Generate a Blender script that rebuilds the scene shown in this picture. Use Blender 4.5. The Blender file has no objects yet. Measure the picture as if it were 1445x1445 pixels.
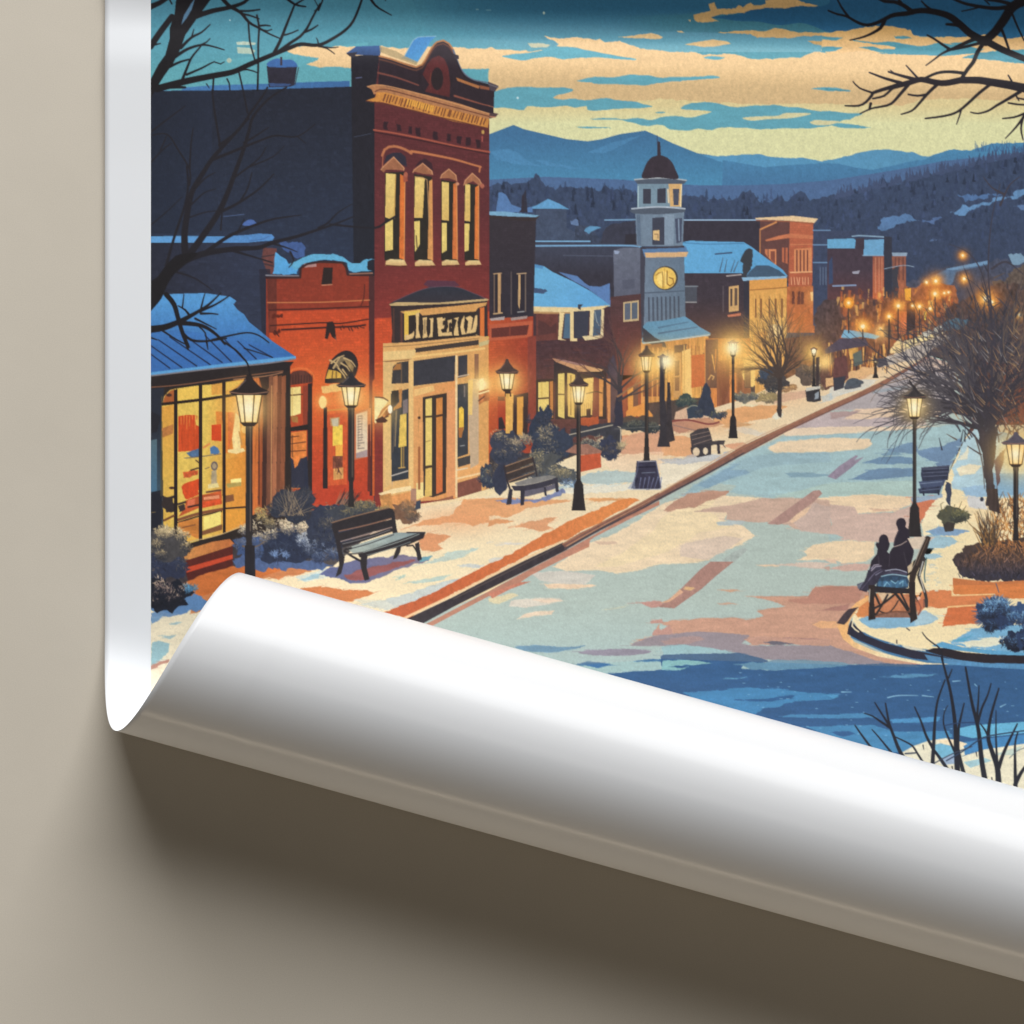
# Rolled-up poster of a snowy evening street, seen straight on against a plain beige wall.
# The picture printed on the poster is drawn by the code below as ink (colour per point of the
# paper), and each printed thing becomes a piece of the sheet of its own.
import math
import numpy as np

K = 2                                    # ink samples per unit of the drawing
X0, Y0, X1, Y1 = 213, -30, 1500, 1130    # the drawn part of the print, in drawing units
CW, CH = (X1 - X0) * K, (Y1 - Y0) * K
CAN = np.zeros((CH, CW, 3), np.float32)  # ink colour, display values 0..1
IDS = np.zeros((CH, CW), np.int16)       # which printed thing a sample belongs to
rng = np.random.default_rng(11)
PARTS = []                               # (name, index of the part it belongs to, or -1)
CUR = 0


def part(name):
    global CUR, PAR
    PARTS.append((name, -1))
    CUR = PAR = len(PARTS) - 1


def sub(name, par=None):
    global CUR
    PARTS.append((name, PAR if par is None else par))
    CUR = len(PARTS) - 1


def back():
    global CUR
    CUR = PAR


def vnoise(sx, sy, seed, octv=2):
    r = np.random.default_rng(seed)
    out = np.zeros((CH, CW), np.float32)
    amp = 1.0
    tot = 0
    for o in range(octv):
        gx, gy = max(2, int(CW / (sx * K)) + 3), max(2, int(CH / (sy * K)) + 3)
        g = r.standard_normal((gy, gx)).astype(np.float32)
        u = np.arange(CW) / (sx * K)
        v = np.arange(CH) / (sy * K)
        i, j = u.astype(int), v.astype(int)
        fu, fv = (u - i).astype(np.float32), (v - j).astype(np.float32)
        fu, fv = fu * fu * (3 - 2 * fu), fv * fv * (3 - 2 * fv)
        i, j = np.minimum(i, gx - 2), np.minimum(j, gy - 2)
        row = g[:, i] * (1 - fu) + g[:, i + 1] * fu
        out += amp * (row[j] * (1 - fv)[:, None] + row[j + 1] * fv[:, None])
        tot += amp * amp
        amp *= 0.6
        sx, sy = max(sx / 2, .5), max(sy / 2, .5)
    return out / math.sqrt(tot)


NZ = {'b': vnoise(4, 6, 1, 3), 'h': vnoise(20, 5, 2, 2), 'v': vnoise(2.2, 26, 3, 3), 'g': vnoise(1.4, 1.4, 4, 2),
      's': vnoise(60, 40, 5, 3), 'd': vnoise(3, 4.5, 6, 2)}


def pt(s):
    if isinstance(s, str):
        return np.array([[float(v) for v in q.split(',')] for q in s.split()])
    return np.asarray(s, float)


def smooth(p, closed, step=4.0):
    n = len(p)
    out = []
    for i in range(n if closed else n - 1):
        if closed:
            a, b, c, d = p[i - 1], p[i], p[(i + 1) % n], p[(i + 2) % n]
        else:
            a, b, c, d = p[max(i - 1, 0)], p[i], p[i + 1], p[min(i + 2, n - 1)]
        m = max(1, int(np.hypot(*(c - b)) / step))
        t = (np.arange(m) / m)[:, None]
        out.append(0.5 * (2 * b + (c - a) * t + (2 * a - 5 * b + 4 * c - d) * t * t + (3 * b - a - 3 * c + d) * t ** 3))
    if not closed:
        out.append(p[-1:])
    return np.concatenate(out)


def roughen(p, ax, ay, step=3.0):
    n = len(p)
    out = []
    for i in range(n):
        b, c = p[i], p[(i + 1) % n]
        m = max(1, int(np.hypot(*(c - b)) / step))
        out.append(b + (c - b) * (np.arange(m) / m)[:, None])
    q = np.concatenate(out)
    j = rng.standard_normal((len(q), 2))
    k = (j + np.roll(j, 1, 0) + np.roll(j, 2, 0)) / 1.9 + 0.4 * j
    return q + k * np.array([ax, ay])


def raster(p):
    """bounding box and even-odd inside mask of a closed outline"""
    q = (p - np.array([X0, Y0])) * K
    x0, x1 = max(0, int(q[:, 0].min()) - 1), min(CW, int(q[:, 0].max()) + 2)
    y0, y1 = max(0, int(q[:, 1].min()) - 1), min(CH, int(q[:, 1].max()) + 2)
    if x1 <= x0 or y1 <= y0:
        return None
    acc = np.zeros((y1 - y0, x1 - x0 + 1), np.int32)
    w = x1 - x0
    r = np.roll(q, -1, 0)
    for (ax, ay), (bx, by) in zip(q, r):
        if ay == by:
            continue
        if ay > by:
            ax, ay, bx, by = bx, by, ax, ay
        ra, rb = max(y0, math.ceil(ay - .5)), min(y1, math.ceil(by - .5))
        if rb <= ra:
            continue
        ys = np.arange(ra, rb)
        xs = ax + (ys + .5 - ay) * (bx - ax) / (by - ay)
        ci = np.clip(np.ceil(xs - .5).astype(int) - x0, 0, w)
        np.add.at(acc, (ys - y0, ci), 1)
    m = (np.cumsum(acc, 1) & 1).astype(bool)[:, :w]
    return x0, y0, x1, y1, m


def C(c):
    return np.array(c, np.float32) / 255.0


def put(box, mask, c, g=None, a=1.0, t=.035, tk='b', keep=False):
    x0, y0, x1, y1 = box
    col = C(c)[None, None, :]
    if g is not None:
        c2, gx0, gy0, gx1, gy1 = g
        dx, dy = gx1 - gx0, gy1 - gy0
        X = (np.arange(x0, x1) + .5) / K + X0
        Y = (np.arange(y0, y1) + .5) / K + Y0
        tt = np.clip(((X - gx0)[None, :] * dx + (Y - gy0)[:, None] * dy) / (dx * dx + dy * dy), 0, 1)[..., None].astype(np.float32)
        col = col * (1 - tt) + C(c2)[None, None, :] * tt
    if t:
        col = col * (1 + .5 * t * NZ[tk][y0:y1, x0:x1, None])
    al = (mask.astype(np.float32) * a)[..., None]
    R = CAN[y0:y1, x0:x1]
    R += (col - R) * al
    if not keep:
        IDS[y0:y1, x0:x1][mask > .5 if mask.dtype != bool else mask] = CUR


def F(p, c, g=None, a=1.0, r=0, ry=None, s=0, t=.035, tk='b', keep=False):
    """fill an outline; r/ry ragged edge, s smooth outline, g gradient to a second colour"""
    p = pt(p)
    if s:
        p = smooth(p, True)
    if r or ry:
        p = roughen(p, r, r if ry is None else ry)
    m = raster(p)
    if m is None:
        return
    put(m[:4], m[4], c, g, a, t, tk, keep)


def feather(p, c, k=.5, ln=9.0, w=1.3, dx=1.0, dy=.12, each=7.0):
    """dry-brush streaks across the edge of a patch, in its own colour"""
    p = pt(p)
    q = np.roll(p, -1, 0)
    for a, b in zip(p, q):
        m = max(1, int(np.hypot(*(b - a)) / each))
        for i in range(m):
            x, y = a + (b - a) * rng.random()
            l_ = ln * (.3 + rng.random())
            s_ = rng.normal() * .5
            cc = np.clip(np.array(c, float) * (1 + .05 * rng.normal()), 0, 255)
            L([(x - l_ * (.5 + s_) * dx, y - l_ * (.5 + s_) * dy), (x, y + rng.normal() * .4), (x + l_ * (.5 - s_) * dx, y + l_ * (.5 - s_) * dy)], cc, w * (.4 + rng.random()), .3, a=k, keep=True)


def E(cx, cy, rx, ry, c, **k):
    th = np.linspace(0, 2 * math.pi, max(14, int((rx + ry) * 1.5)), endpoint=False)
    F(np.stack([cx + rx * np.cos(th), cy + ry * np.sin(th)], 1), c, **k)


def seg(ax, ay, bx, by, ra, rb, col, a, keep):
    ax, ay, bx, by = (ax - X0) * K, (ay - Y0) * K, (bx - X0) * K, (by - Y0) * K
    ra, rb = ra * K, rb * K
    R = max(ra, rb) + 1.5
    x0, x1 = max(0, int(min(ax, bx) - R)), min(CW, int(max(ax, bx) + R) + 1)
    y0, y1 = max(0, int(min(ay, by) - R)), min(CH, int(max(ay, by) + R) + 1)
    if x1 <= x0 or y1 <= y0:
        return
    X = np.arange(x0, x1)[None, :] + .5 - ax
    Y = np.arange(y0, y1)[:, None] + .5 - ay
    dx, dy = bx - ax, by - ay
    L2 = dx * dx + dy * dy + 1e-6
    t = np.clip((X * dx + Y * dy) / L2, 0, 1)
    d = np.hypot(X - t * dx, Y - t * dy)
    rad = ra + (rb - ra) * t
    m = np.clip(rad - d + .5, 0, 1) * np.minimum(1, 2 * rad)
    R = CAN[y0:y1, x0:x1]
    R += (col - R) * (m * a)[..., None].astype(np.float32)
    if not keep:
        IDS[y0:y1, x0:x1][m > .55] = CUR


def L(p, c, w0=1.5, w1=None, a=1.0, s=1, keep=False):
    """brush stroke along points, width w0 to w1"""
    p = pt(p)
    if s and len(p) > 2:
        p = smooth(p, False, 5.0)
    w1 = w0 if w1 is None else w1
    n = len(p) - 1
    ws = np.linspace(w0, w1, n + 1) / 2
    col = C(c)
    for i in range(n):
        seg(p[i, 0], p[i, 1], p[i + 1, 0], p[i + 1, 1], ws[i], ws[i + 1], col, a, keep)


def glow(x, y, R, c, k=.6, sy=1.0):
    x, y = (x - X0) * K, (y - Y0) * K
    R *= K
    x0, x1 = max(0, int(x - 2.2 * R)), min(CW, int(x + 2.2 * R))
    y0, y1 = max(0, int(y - 2.2 * R)), min(CH, int(y + 2.2 * R))
    if x1 <= x0 or y1 <= y0:
        return
    d2 = ((np.arange(x0, x1) - x)[None, :] ** 2 + ((np.arange(y0, y1) - y)[:, None] / sy) ** 2) / (R * R)
    m = (k * (np.exp(-1.6 * d2) - .0004))[..., None].astype(np.float32)
    Z = CAN[y0:y1, x0:x1]
    Z += (C(c) - Z) * np.clip(m, 0, 1)


def bricks(p, h=4.0, w=10.0, slope=0.0, k=.12, c=(20, 10, 15), th=.22):
    m = raster(pt(p))
    if m is None:
        return
    x0, y0, x1, y1, mk = m
    X = ((np.arange(x0, x1) + .5) / K + X0)[None, :]
    Y = ((np.arange(y0, y1) + .5) / K + Y0)[:, None]
    v = (Y - slope * X) / h
    row = np.floor(v)
    fv = v - row
    u = X / w + .5 * (row % 2)
    fu = u - np.floor(u)
    line = ((fv < th) | (fu < th * h / w)) * 1.0
    tone = np.sin(row * 12.9898 + np.floor(u) * 78.233) * 43758.5453
    tone = (tone - np.floor(tone)) - .5
    fade = np.clip(.75 + .6 * NZ['b'][y0:y1, x0:x1], 0, 1.3)
    R = CAN[y0:y1, x0:x1]
    mm = (mk * fade)[..., None].astype(np.float32)
    R += (C(c) - R) * (line[..., None] * k).astype(np.float32) * mm
    R *= 1 + (tone * .9 * k)[..., None].astype(np.float32) * mm


def texture(p, k=.1, tk='b', c=None):
    m = raster(pt(p))
    if m is None:
        return
    x0, y0, x1, y1, mk = m
    n = (NZ[tk][y0:y1, x0:x1] * mk)[..., None]
    R = CAN[y0:y1, x0:x1]
    if c is None:
        R *= 1 + k * n
    else:
        R += (C(c) - R) * np.clip(k * n, 0, 1)


def tone(p, sat=1.0, mul=(1, 1, 1), to=None, k=0):
    m = raster(pt(p))
    if m is None:
        return
    x0, y0, x1, y1, mk = m
    R = CAN[y0:y1, x0:x1]
    l_ = (R @ np.array([.3, .59, .11], np.float32))[..., None]
    q = (l_ + (R - l_) * sat) * np.array(mul, np.float32)
    if to is not None:
        q += (C(to) - q) * k
    R += (q - R) * mk[..., None]


def shrub(cx, cy, rx, ry, cols, n=220, ln=7, up=.6, w=1.15, base=None, lit=None):
    """leafy bush: dark body and many short leaf strokes"""
    if base is not None:
        th = np.linspace(0, 2 * math.pi, 26, endpoint=False)
        k = 1 + .13 * rng.standard_normal(26)
        F(np.stack([cx + rx * k * np.cos(th) * .92, cy + ry * k * np.sin(th) * .92], 1), base, s=1, r=1.2, t=.12, tk='d')
    n, ln = int(n * 1.8), ln * .66
    m = max(4, int(rx * ry / 75))
    cl = []
    for i in range(m):
        r_, th = math.sqrt(rng.random()) * .85, rng.random() * 2 * math.pi
        cl.append((cx + rx * r_ * math.cos(th), cy + ry * r_ * math.sin(th)))
    cl.sort(key=lambda q: q[1])
    cr = math.sqrt(rx * ry / m) * 1.05
    for i in range(n):
        qx, qy = cl[min(m - 1, int(i / n * m + rng.random() * 1.5))]
        r_, th = math.sqrt(rng.random()) * cr, rng.random() * 2 * math.pi
        x, y = qx + r_ * math.cos(th), qy + r_ * math.sin(th) * .8
        ang = -math.pi / 2 + math.cos(th) * .9 + rng.normal() * .6 if rng.random() < up * .6 else rng.random() * 2 * math.pi
        l_ = ln * (.4 + rng.random() * .8)
        f = np.clip(.55 * ((y - cy) / ry * .5 + .5) + .45 * ((y - qy) / cr * .5 + .5) + rng.normal() * .13, 0, .999)
        c = np.array(cols[int(f * len(cols))], float)
        c = np.clip((c * .82 + c.mean() * .16) * (1 + .13 * rng.normal()), 0, 255)
        seg(x, y, x + l_ * math.cos(ang), y + l_ * math.sin(ang), w / 2, w / 5, C(c), 1, False)


def twigs(x, y, ang, ln, w, depth, c, spread=.5, curl=.25, kids=3, c2=None, minw=.5, taper=.62, keep=False):
    """bare branch that forks again and again"""
    n = max(3, int(ln / 6))
    px, py, a = x, y, ang
    bend = rng.normal() * curl
    pts_ = [(px, py, a)]
    for i in range(n):
        a += bend / n + rng.normal() * .07
        px += math.cos(a) * ln / n
        py += math.sin(a) * ln / n
        pts_.append((px, py, a))
    col = C(c if c2 is None or depth > 1 else c2)
    w1 = max(minw * .6, w * taper)
    for i in range(n):
        f0, f1 = i / n, (i + 1) / n
        seg(pts_[i][0], pts_[i][1], pts_[i + 1][0], pts_[i + 1][1], (w + (w1 - w) * f0) / 2, (w + (w1 - w) * f1) / 2, col, 1, keep)
    if depth > 0:
        for q in range(kids):
            i = n if q == 0 else int(rng.integers(max(1, n // 3), n + 1))
            s = (1 if q % 2 else -1) * spread * (.5 + .8 * rng.random())
            if q == 0:
                s *= .4
            twigs(pts_[i][0], pts_[i][1], pts_[i][2] + s, ln * (.55 + .3 * rng.random()), w1 * (.95 if q == 0 else .75), depth - 1, c,
                  spread, curl, kids, c2, minw, taper, keep)

# ------------------------------------------------------------------ printed planting beds behind the pavement, and the near snow at the bottom
part('printed_planting_bed')
F("200,560 1510,520 1510,700 900,640 640,760 213,900 200,900", (62, 56, 60), t=.15, tk='d')
F("1330,470 1510,460 1510,720 1390,700 1350,600", (88, 62, 58), g=((150, 78, 54), 1380, 0, 1445, 0), t=.3, tk='d', r=3)
part('printed_near_snow')
F("200,880 1510,880 1510,1150 200,1150", (70, 118, 160), t=.05, tk='h')

# ------------------------------------------------------------------ printed sky
part('printed_sky')
F("200,-40 1510,-40 1510,300 200,300", (70, 128, 150), g=((98, 166, 180), 0, 10, 0, 120), t=.02)
for i in range(24):                      # deeper blue towards the right; part of the top edge's shade is painted in
    x = 560 + i * 16
    F([(x, -40), (1510, -40), (1510, 74), (x + 60, 74)], (46, 98, 130), g=((112, 168, 184), 0, 14, 0, 74), a=.13, t=.01)
F("200,100 520,60 520,140 200,140", (100, 170, 182), a=.5, t=.02)
for i in range(12):
    x = 880 + i * 14
    F([(x, 24), (x + 60, 20), (1510, 10), (1510, 60), (1380, 58), (1310, 52), (1250, 38), (1171, 46), (1100, 48), (1010, 47), (x, 44)], (62, 116, 132), a=.16, r=.5)
F("1005,25 1045,20 1060,14 1090,12 1130,10 1171,5 1171,-40 1510,-40 1510,60 1445,60 1380,58 1345,52 1310,52 1275,48 1250,38 1230,44 1200,44 1171,46 1150,38 1130,33 1100,36 1070,31 1040,30 1020,27", (38, 86, 122), g=((44, 98, 136), 0, 10, 0, 50), s=1)
sub('printed_cloud')
PE, PG = (218, 187, 141), ((222, 196, 150), 900, 60, 900, 140)
F("405,73 420,67 430,66 452,67 478,65 505,67 540,66 565,69 600,67 640,67 660,69 690,68 722,71 752,73 775,70 785,66 788,63 780,57 765,51 790,55 815,53 840,57 848,55 855,60 875,57 885,62 895,66 915,70 931,72 950,75 960,73 985,75 1005,79 1025,77 1035,77 1050,82 1070,84 1100,83 1130,82 1140,77 1150,73 1171,75 1190,70 1212,70 1250,77 1300,79 1340,80 1400,85 1445,90 1510,92 1510,230 690,230 690,98 500,97 470,95 451,96 440,94 432,91 449,86 451,83 430,80 412,76",
  (228, 194, 148), g=((214, 184, 138), 0, 60, 0, 130), r=.5, ry=.5)
F("690,150 740,148 840,150 930,140 960,142 1060,148 1170,147 1271,150 1300,142 1350,140 1400,142 1510,145 1510,300 690,300", (221, 205, 154), g=((222, 222, 174), 0, 150, 0, 175), r=.8, ry=.6)
E(325, 29, 1, 1, (200, 220, 220))
F("334,60 345,59 362,61 360,64 335,64", (176, 192, 178))
F("335,67 352,68 361,72 358,77 336,76", (170, 190, 176))
E(324, 86, 3.5, 3.5, (170, 185, 170))
F("745,62 760,62 777,64 772,68 750,67", (190, 190, 165), r=.4)
E(768, 19, 1.6, 2, (190, 205, 190)); E(690, 15, 4, .6, (120, 160, 170)); E(674, 14, 2, .7, (150, 180, 180))
CLD = (98, 164, 182)
for q in ("709,81 722,78 745,75 765,71 785,66 793,67 810,67 825,71 850,75 880,81 899,84 880,85 850,82 820,82 795,84 775,81 755,83 738,86 720,84",
          "814,115 840,110 870,109 897,106 931,110 950,110 985,109 1000,107 1016,110 990,113 960,115 931,118 910,121 880,120 840,119 835,117",
          "688,133 698,130 722,124 760,124 800,125 809,128 800,132 785,136 781,139 795,142 810,140 830,142 855,139 870,142 895,144 915,149 922,151 905,153 870,154 850,157 830,156 828,151 810,152 800,150 780,152 745,151 740,156 730,156 715,153 686,151",
          "833,169 860,167 880,169 900,167 920,170 931,167 950,164 975,166 990,163 1005,158 985,156 961,154 972,147 990,145 1010,146 1025,150 1035,152 1065,150 1090,149 1110,151 1130,153 1150,157 1171,158 1190,160 1218,161 1208,164 1200,169 1190,170 1171,178 1150,181 1100,182 1070,183 1050,181 1012,181 1005,184 985,182 970,185 945,183 938,178 930,177 910,178 890,173 870,170",
          "813,180 835,179 864,181 835,182", "1145,126 1171,124 1200,129 1171,129", "993,82 1010,80 1024,82 1010,85", "925,160 934,159 940,160 930,161",
          "1170,176 1190,175 1215,178 1230,181 1195,182 1180,179"):
    sub('printed_cloud')
    F(q, CLD, r=.3, ry=.3, s=1, t=.03, tk='h', g=((100, 166, 186), 0, 100, 0, 185))
for q in ("1048,167 1060,171 1085,169 1120,167 1145,161 1110,160 1098,164 1070,165", "1143,173 1150,170 1171,171 1185,172 1171,177 1150,177"):
    F(q, (214, 208, 166), s=1)
PD = (196, 160, 108)  # peach of the topmost clouds, partly dimmed for the bend's shade
for q in ("978,21 1003,16 1000,8 1008,6 1012,14 1020,13 1038,13 1042,8 1048,12 1053,7 1060,5 1065,9 1080,7 1080,2 1100,-3 1125,1 1140,6 1155,9 1150,11 1130,10 1110,12 1098,13 1080,12 1060,15 1050,19 1020,21 1005,25 1015,30 1005,32 985,31 980,27",
          "1011,47 1030,45 1055,43 1080,45 1095,40 1115,44 1130,46 1171,46 1176,49 1130,52 1115,55 1090,53 1070,53 1060,48",
          "1139,58 1171,57 1180,62 1171,66 1150,64"):
    sub('printed_cloud')
    F(q, PD, r=.5, ry=.5)
for q in ("966,63 985,60 1005,56 1025,59 1032,62 1010,66 995,67 980,65", "868,53 895,51 920,47 931,50 937,53 931,56 900,54", "955,44 962,44 967,47 958,46", "972,29 976,29 975,32"):
    sub('printed_cloud')
    F(q, (210, 178, 130), r=.4, ry=.3)
sub('printed_cloud')
F("1160,47 1190,44 1215,40 1235,38 1260,37 1285,42 1290,50 1310,53 1345,53 1375,52 1400,47 1420,56 1445,52 1510,50 1510,82 1400,82 1330,84 1212,72 1171,78 1160,72", (214, 172, 112), g=((226, 190, 142), 0, 45, 0, 80), r=.6, ry=.5)
TL = (82, 146, 164)
for q in ("1200,57 1235,60 1263,60 1300,66 1325,61 1360,65 1390,70 1380,75 1340,79 1280,78 1240,74 1212,67 1230,66 1245,70 1263,70 1265,67 1230,62",
          "1358,82 1380,75 1410,72 1445,70 1510,70 1510,92 1445,90 1400,85", "1160,66 1190,67 1180,72 1160,75", "1160,52 1190,54 1180,57 1160,57", "1340,62 1380,58 1400,62 1360,66", "1262,51 1280,51 1288,55 1265,55",
          "1165,125 1199,129 1165,129"):
    sub('printed_cloud')
    F(q, TL, r=.3, ry=.3, t=.05, tk='h')
E(731, 139, 1.6, 1.6, (215, 235, 240))

# ------------------------------------------------------------------ printed mountains and wooded hills
part('printed_mountain_range')
F("680,194 691,190 725,177 740,183 770,190 800,197 830,200 850,197 875,190 911,185 925,191 950,203 985,217 1000,219 1025,226 1171,240 1171,275 680,275", (66, 114, 156), g=((76, 138, 178), 0, 190, 0, 262), t=.03, tk='d')
for q in ("691,215 715,211 730,215 745,228 765,236 730,232 700,225", "830,215 860,203 905,191 880,205 850,216", "755,225 790,232 830,240 800,238 770,233"):
    F(q, (84, 142, 188), a=.6, r=.5)
F("985,218 1020,221 1050,219 1075,218 1085,222 1110,224 1130,223 1160,228 1171,227 1190,222 1230,213 1248,211 1290,216 1311,222 1330,216 1340,212 1370,213 1380,210 1510,205 1510,280 1100,270 1040,236 1010,226", (88, 150, 192), g=((90, 148, 186), 1000, 0, 1300, 0), r=.3, ry=.4)
F("1020,227 1080,236 1171,230 1230,240 1300,226 1330,216 1340,212 1370,213 1380,209 1400,203 1420,203 1510,198 1510,300 1020,300", (76, 134, 176), g=((70, 118, 160), 0, 215, 0, 260), r=.3, ry=.4)
part('printed_wooded_hillside')
F("690,254 770,250 800,251 880,254 930,259 990,262 1050,262 1110,260 1171,255 1230,246 1290,236 1330,228 1445,215 1510,210 1510,320 690,320", (78, 106, 148), t=.05, tk='d')
F("685,264 720,260 745,258 753,252 757,248 763,250 766,260 800,263 860,268 905,272 930,275 960,278 990,275 1000,281 1035,282 1045,272 1060,270 1072,283 1090,287 1100,273 1106,286 1115,282 1125,270 1137,271 1145,286 1171,279 1200,270 1230,262 1260,258 1290,252 1340,240 1380,230 1410,225 1445,216 1510,212 1510,500 685,500",
  (58, 72, 100), g=((56, 66, 90), 0, 270, 0, 420), r=1.3, ry=2.0, t=.10, tk='d')
for i in range(620):
    x = 690 + rng.random() * 790
    top = 264 + 16 * min(1, (x - 690) / 300) if x < 1150 else 284 - (x - 1150) * .235
    y = top + rng.random() ** 1.6 * 110
    h = 5 + rng.random() * 12
    cc = np.array((50, 62, 90)) * (1 + .2 * rng.normal())
    F([(x, y - h), (x + 2.6, y + 1), (x - 2.6, y + 1)], np.clip(cc, 20, 160), a=.6, t=0, r=.7)
for i in range(130):
    x = 1180 + rng.random() * 290
    y = 279 - (x - 1171) * .235
    h = 4 + rng.random() * 12
    F([(x, y - h), (x + 2.2, y + 4), (x - 2.2, y + 4)], (66, 80, 112), t=0, r=.6)
for i in range(50):
    x = 1376 + rng.random() * 90
    L([(x, 214), (x + rng.normal() * 3, 214 - 5 - rng.random() * 10)], (62, 96, 138), 1.1, .5)
for q, c in (("1236,322 1243,312 1255,308 1280,304 1300,310 1294,315 1280,314 1262,318 1250,325 1240,328", (88, 122, 166)), ("1345,299 1390,285 1420,277 1450,267 1510,262 1510,270 1445,276 1420,282 1390,290 1365,298 1348,306", (98, 138, 182)),
             ("1352,279 1400,272 1415,274 1385,281 1362,284", (80, 112, 158)), ("1310,339 1325,337 1322,343", (88, 112, 152)), ("1430,292 1450,286 1450,293", (90, 118, 160)), ("1300,312 1330,306 1326,311", (80, 104, 146))):
    sub('printed_snow_field')
    F(q, c, r=1.6, ry=1.6, t=.08)
part('printed_village_haze')
F("1280,400 1305,392 1335,377 1380,372 1510,360 1510,520 1280,500", (70, 76, 96), g=((88, 74, 76), 0, 390, 0, 470), r=2, ry=2, t=.16, tk='d')
F("1302,397 1320,388 1340,379 1395,369 1395,374 1350,384 1345,400 1330,412 1310,408", (84, 110, 142), t=.1)
F("1335,380 1395,368 1394,373 1345,382", (112, 148, 184))
F("1400,400 1450,372 1510,365 1510,420 1420,430", (96, 84, 78), r=2, t=.2, tk='d')
F("1425,362 1440,358 1450,364 1450,372 1430,374", (120, 150, 176), r=1)

# ------------------------------------------------------------------ printed far roofs
part('printed_far_house')
F("757,293 800,293 800,322 816,330 815,345 757,345", (66, 78, 102), t=.1)
sub('printed_snowy_roof')
F("744,295 758,290 774,281 790,288 804,296 790,295 760,295", (98, 156, 202))
F("704,273 708,272 714,275 722,289 736,294 752,293 752,300 700,300", (86, 122, 172), r=.4)
back()
F("736,296 737,277 741,272 743,277 745,300 733,300", (50, 46, 58))
F("740,272 743,268 743,300 740,300", (48, 48, 62))
F("812,320 830,317 848,322 842,328 846,336 870,346 812,344", (60, 70, 92), r=1, t=.2, tk='d')
F("825,326 833,318 848,321 840,326 832,330", (96, 150, 192), r=.8)
F("806,313 816,311 816,318 807,317", (96, 120, 160), r=.6)
F("850,330 862,316 897,312 898,346 846,346", (56, 58, 74), r=.6, t=.1)
L("854,311 897,310.5", (120, 160, 196), 2)
F("883,331 914,330 914,348 882,347", (48, 46, 56))
part('printed_long_dark_wall')
F("753,341 907,346 907,480 753,480", (62, 66, 84), g=((52, 50, 62), 0, 355, 0, 390), t=.08)
L("754,341 833,341", (120, 168, 206), 2); L("754,347.5 880,347 905,349", (118, 164, 204), 2.4); L("795,361 870,362", (84, 92, 112), 1)
part('printed_grey_tower_block')
F("866,354 880,350 905,350 906,418 867,420", (100, 106, 124), g=((92, 96, 114), 0, 360, 0, 410), t=.06)
F("867,354 875,355 873,359 868,359", (150, 165, 195)); F("879,396 896,394 896,407 879,409", (84, 88, 106))
F("904,350 912,352 912,480 904,480", (66, 66, 80))
F("858,420 905,415 906,530 858,530", (84, 58, 60), g=((120, 62, 54), 0, 440, 0, 520), t=.08)
bricks("858,420 905,415 906,530 858,530", 3, 7, -.05, .12)
sub('printed_window')
F("880,427 902,424 902,453 880,455", (196, 172, 132)); F("882,429 890,428 890,451 882,452", (92, 100, 116)); F("892,428 900,427 900,450 892,451", (88, 98, 114))

# ------------------------------------------------------------------ printed snowy-roofed house with a lit porch below
part('printed_house_with_blue_snow_roof')
F("752,436 860,430 872,520 872,625 752,625", (72, 50, 56), g=((84, 54, 56), 0, 480, 0, 560), t=.12, tk='d')
bricks("752,480 870,480 870,620 752,620", 3.2, 8, -.02, .1)
for i in range(90):
    x, y = 754 + rng.random() * 108, 482 + rng.random() * 60
    L([(x, y), (x + 4 + rng.random() * 9, y - .3)], [(104, 62, 60), (58, 44, 52), (92, 52, 52), (70, 60, 76)][i % 4], 1.2, .5, a=.7)
F("757,440 788,440 788,480 757,482", (104, 60, 56), t=.1); F("760,452 770,456 778,462 786,455 786,470 760,474", (84, 52, 52))
sub('printed_snowy_roof')
F("752,374 768,376 780,384 810,398 835,412 860,430 862,433 820,435 752,436", (106, 172, 214), g=((98, 164, 214), 752, 380, 830, 430), t=.03, tk='h')
F("788,384 815,390 826,400 832,404 848,405 861,400 862,432 845,419 830,408 808,396", (90, 124, 176), t=.05)
F("752,407 770,408 774,412 768,415 752,414", (66, 84, 116), r=.5); F("768,376 766,380 754,378 754,373", (84, 140, 190))
F("752,433 820,434.5 862,431 850,437 810,442 788,441 752,440", (226, 204, 156))
F("752,440 790,441 812,441 806,444 752,443", (180, 140, 96))
F("816,430 823,430 820,434 820,438 816,436", (58, 62, 76))
sub('printed_dormer_window')
for q in ("790,441 797,442 793,478 800,481 788,480", "805,441 810,440 810,478 805,479", "805,477 815,478 815,482 805,482"):
    F(q, (228, 204, 152))
F("798,443 805,443 805,478 795,478", (78, 104, 128)); F("810,440 832,439 830,476 824,478 811,478", (58, 60, 74))
sub('printed_dormer_window')
for q in ("833,438 839,438 837,478 832,478", "849,437 853,437 852,476 848,476", "822,475 852,472 850,478 826,481"):
    F(q, (226, 206, 160))
F("839,438 849,437 848,473 837,475", (76, 92, 112)); L("840,440 843,455 846,460", (170, 180, 180), .9)
sub('printed_lit_window')
F("757,536 782,535 782,592 757,592", (52, 44, 42)); F("760,540 775,539 775,588 760,587", (228, 206, 118), g=((236, 214, 130), 760, 540, 775, 585))
L("760,563 775,562", (60, 50, 44), 2); F("776,539 781,538 781,590 777,590", (190, 125, 70)); L("765,540 765,560", (200, 170, 90), 1)
sub('printed_lit_window')
F("784,512 856,520 856,592 784,592", (48, 42, 44)); F("788,528 797,527 797,591 788,588", (224, 206, 122)); L("788,557 797,557", (60, 50, 44), 1.5)
F("801,527 812,527 811,560 811,590 802,588", (226, 196, 110)); F("824,535 838,533 836,586 820,588 820,560", (234, 202, 120)); F("846,534 852,533 851,588 846,588", (214, 150, 84))
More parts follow.
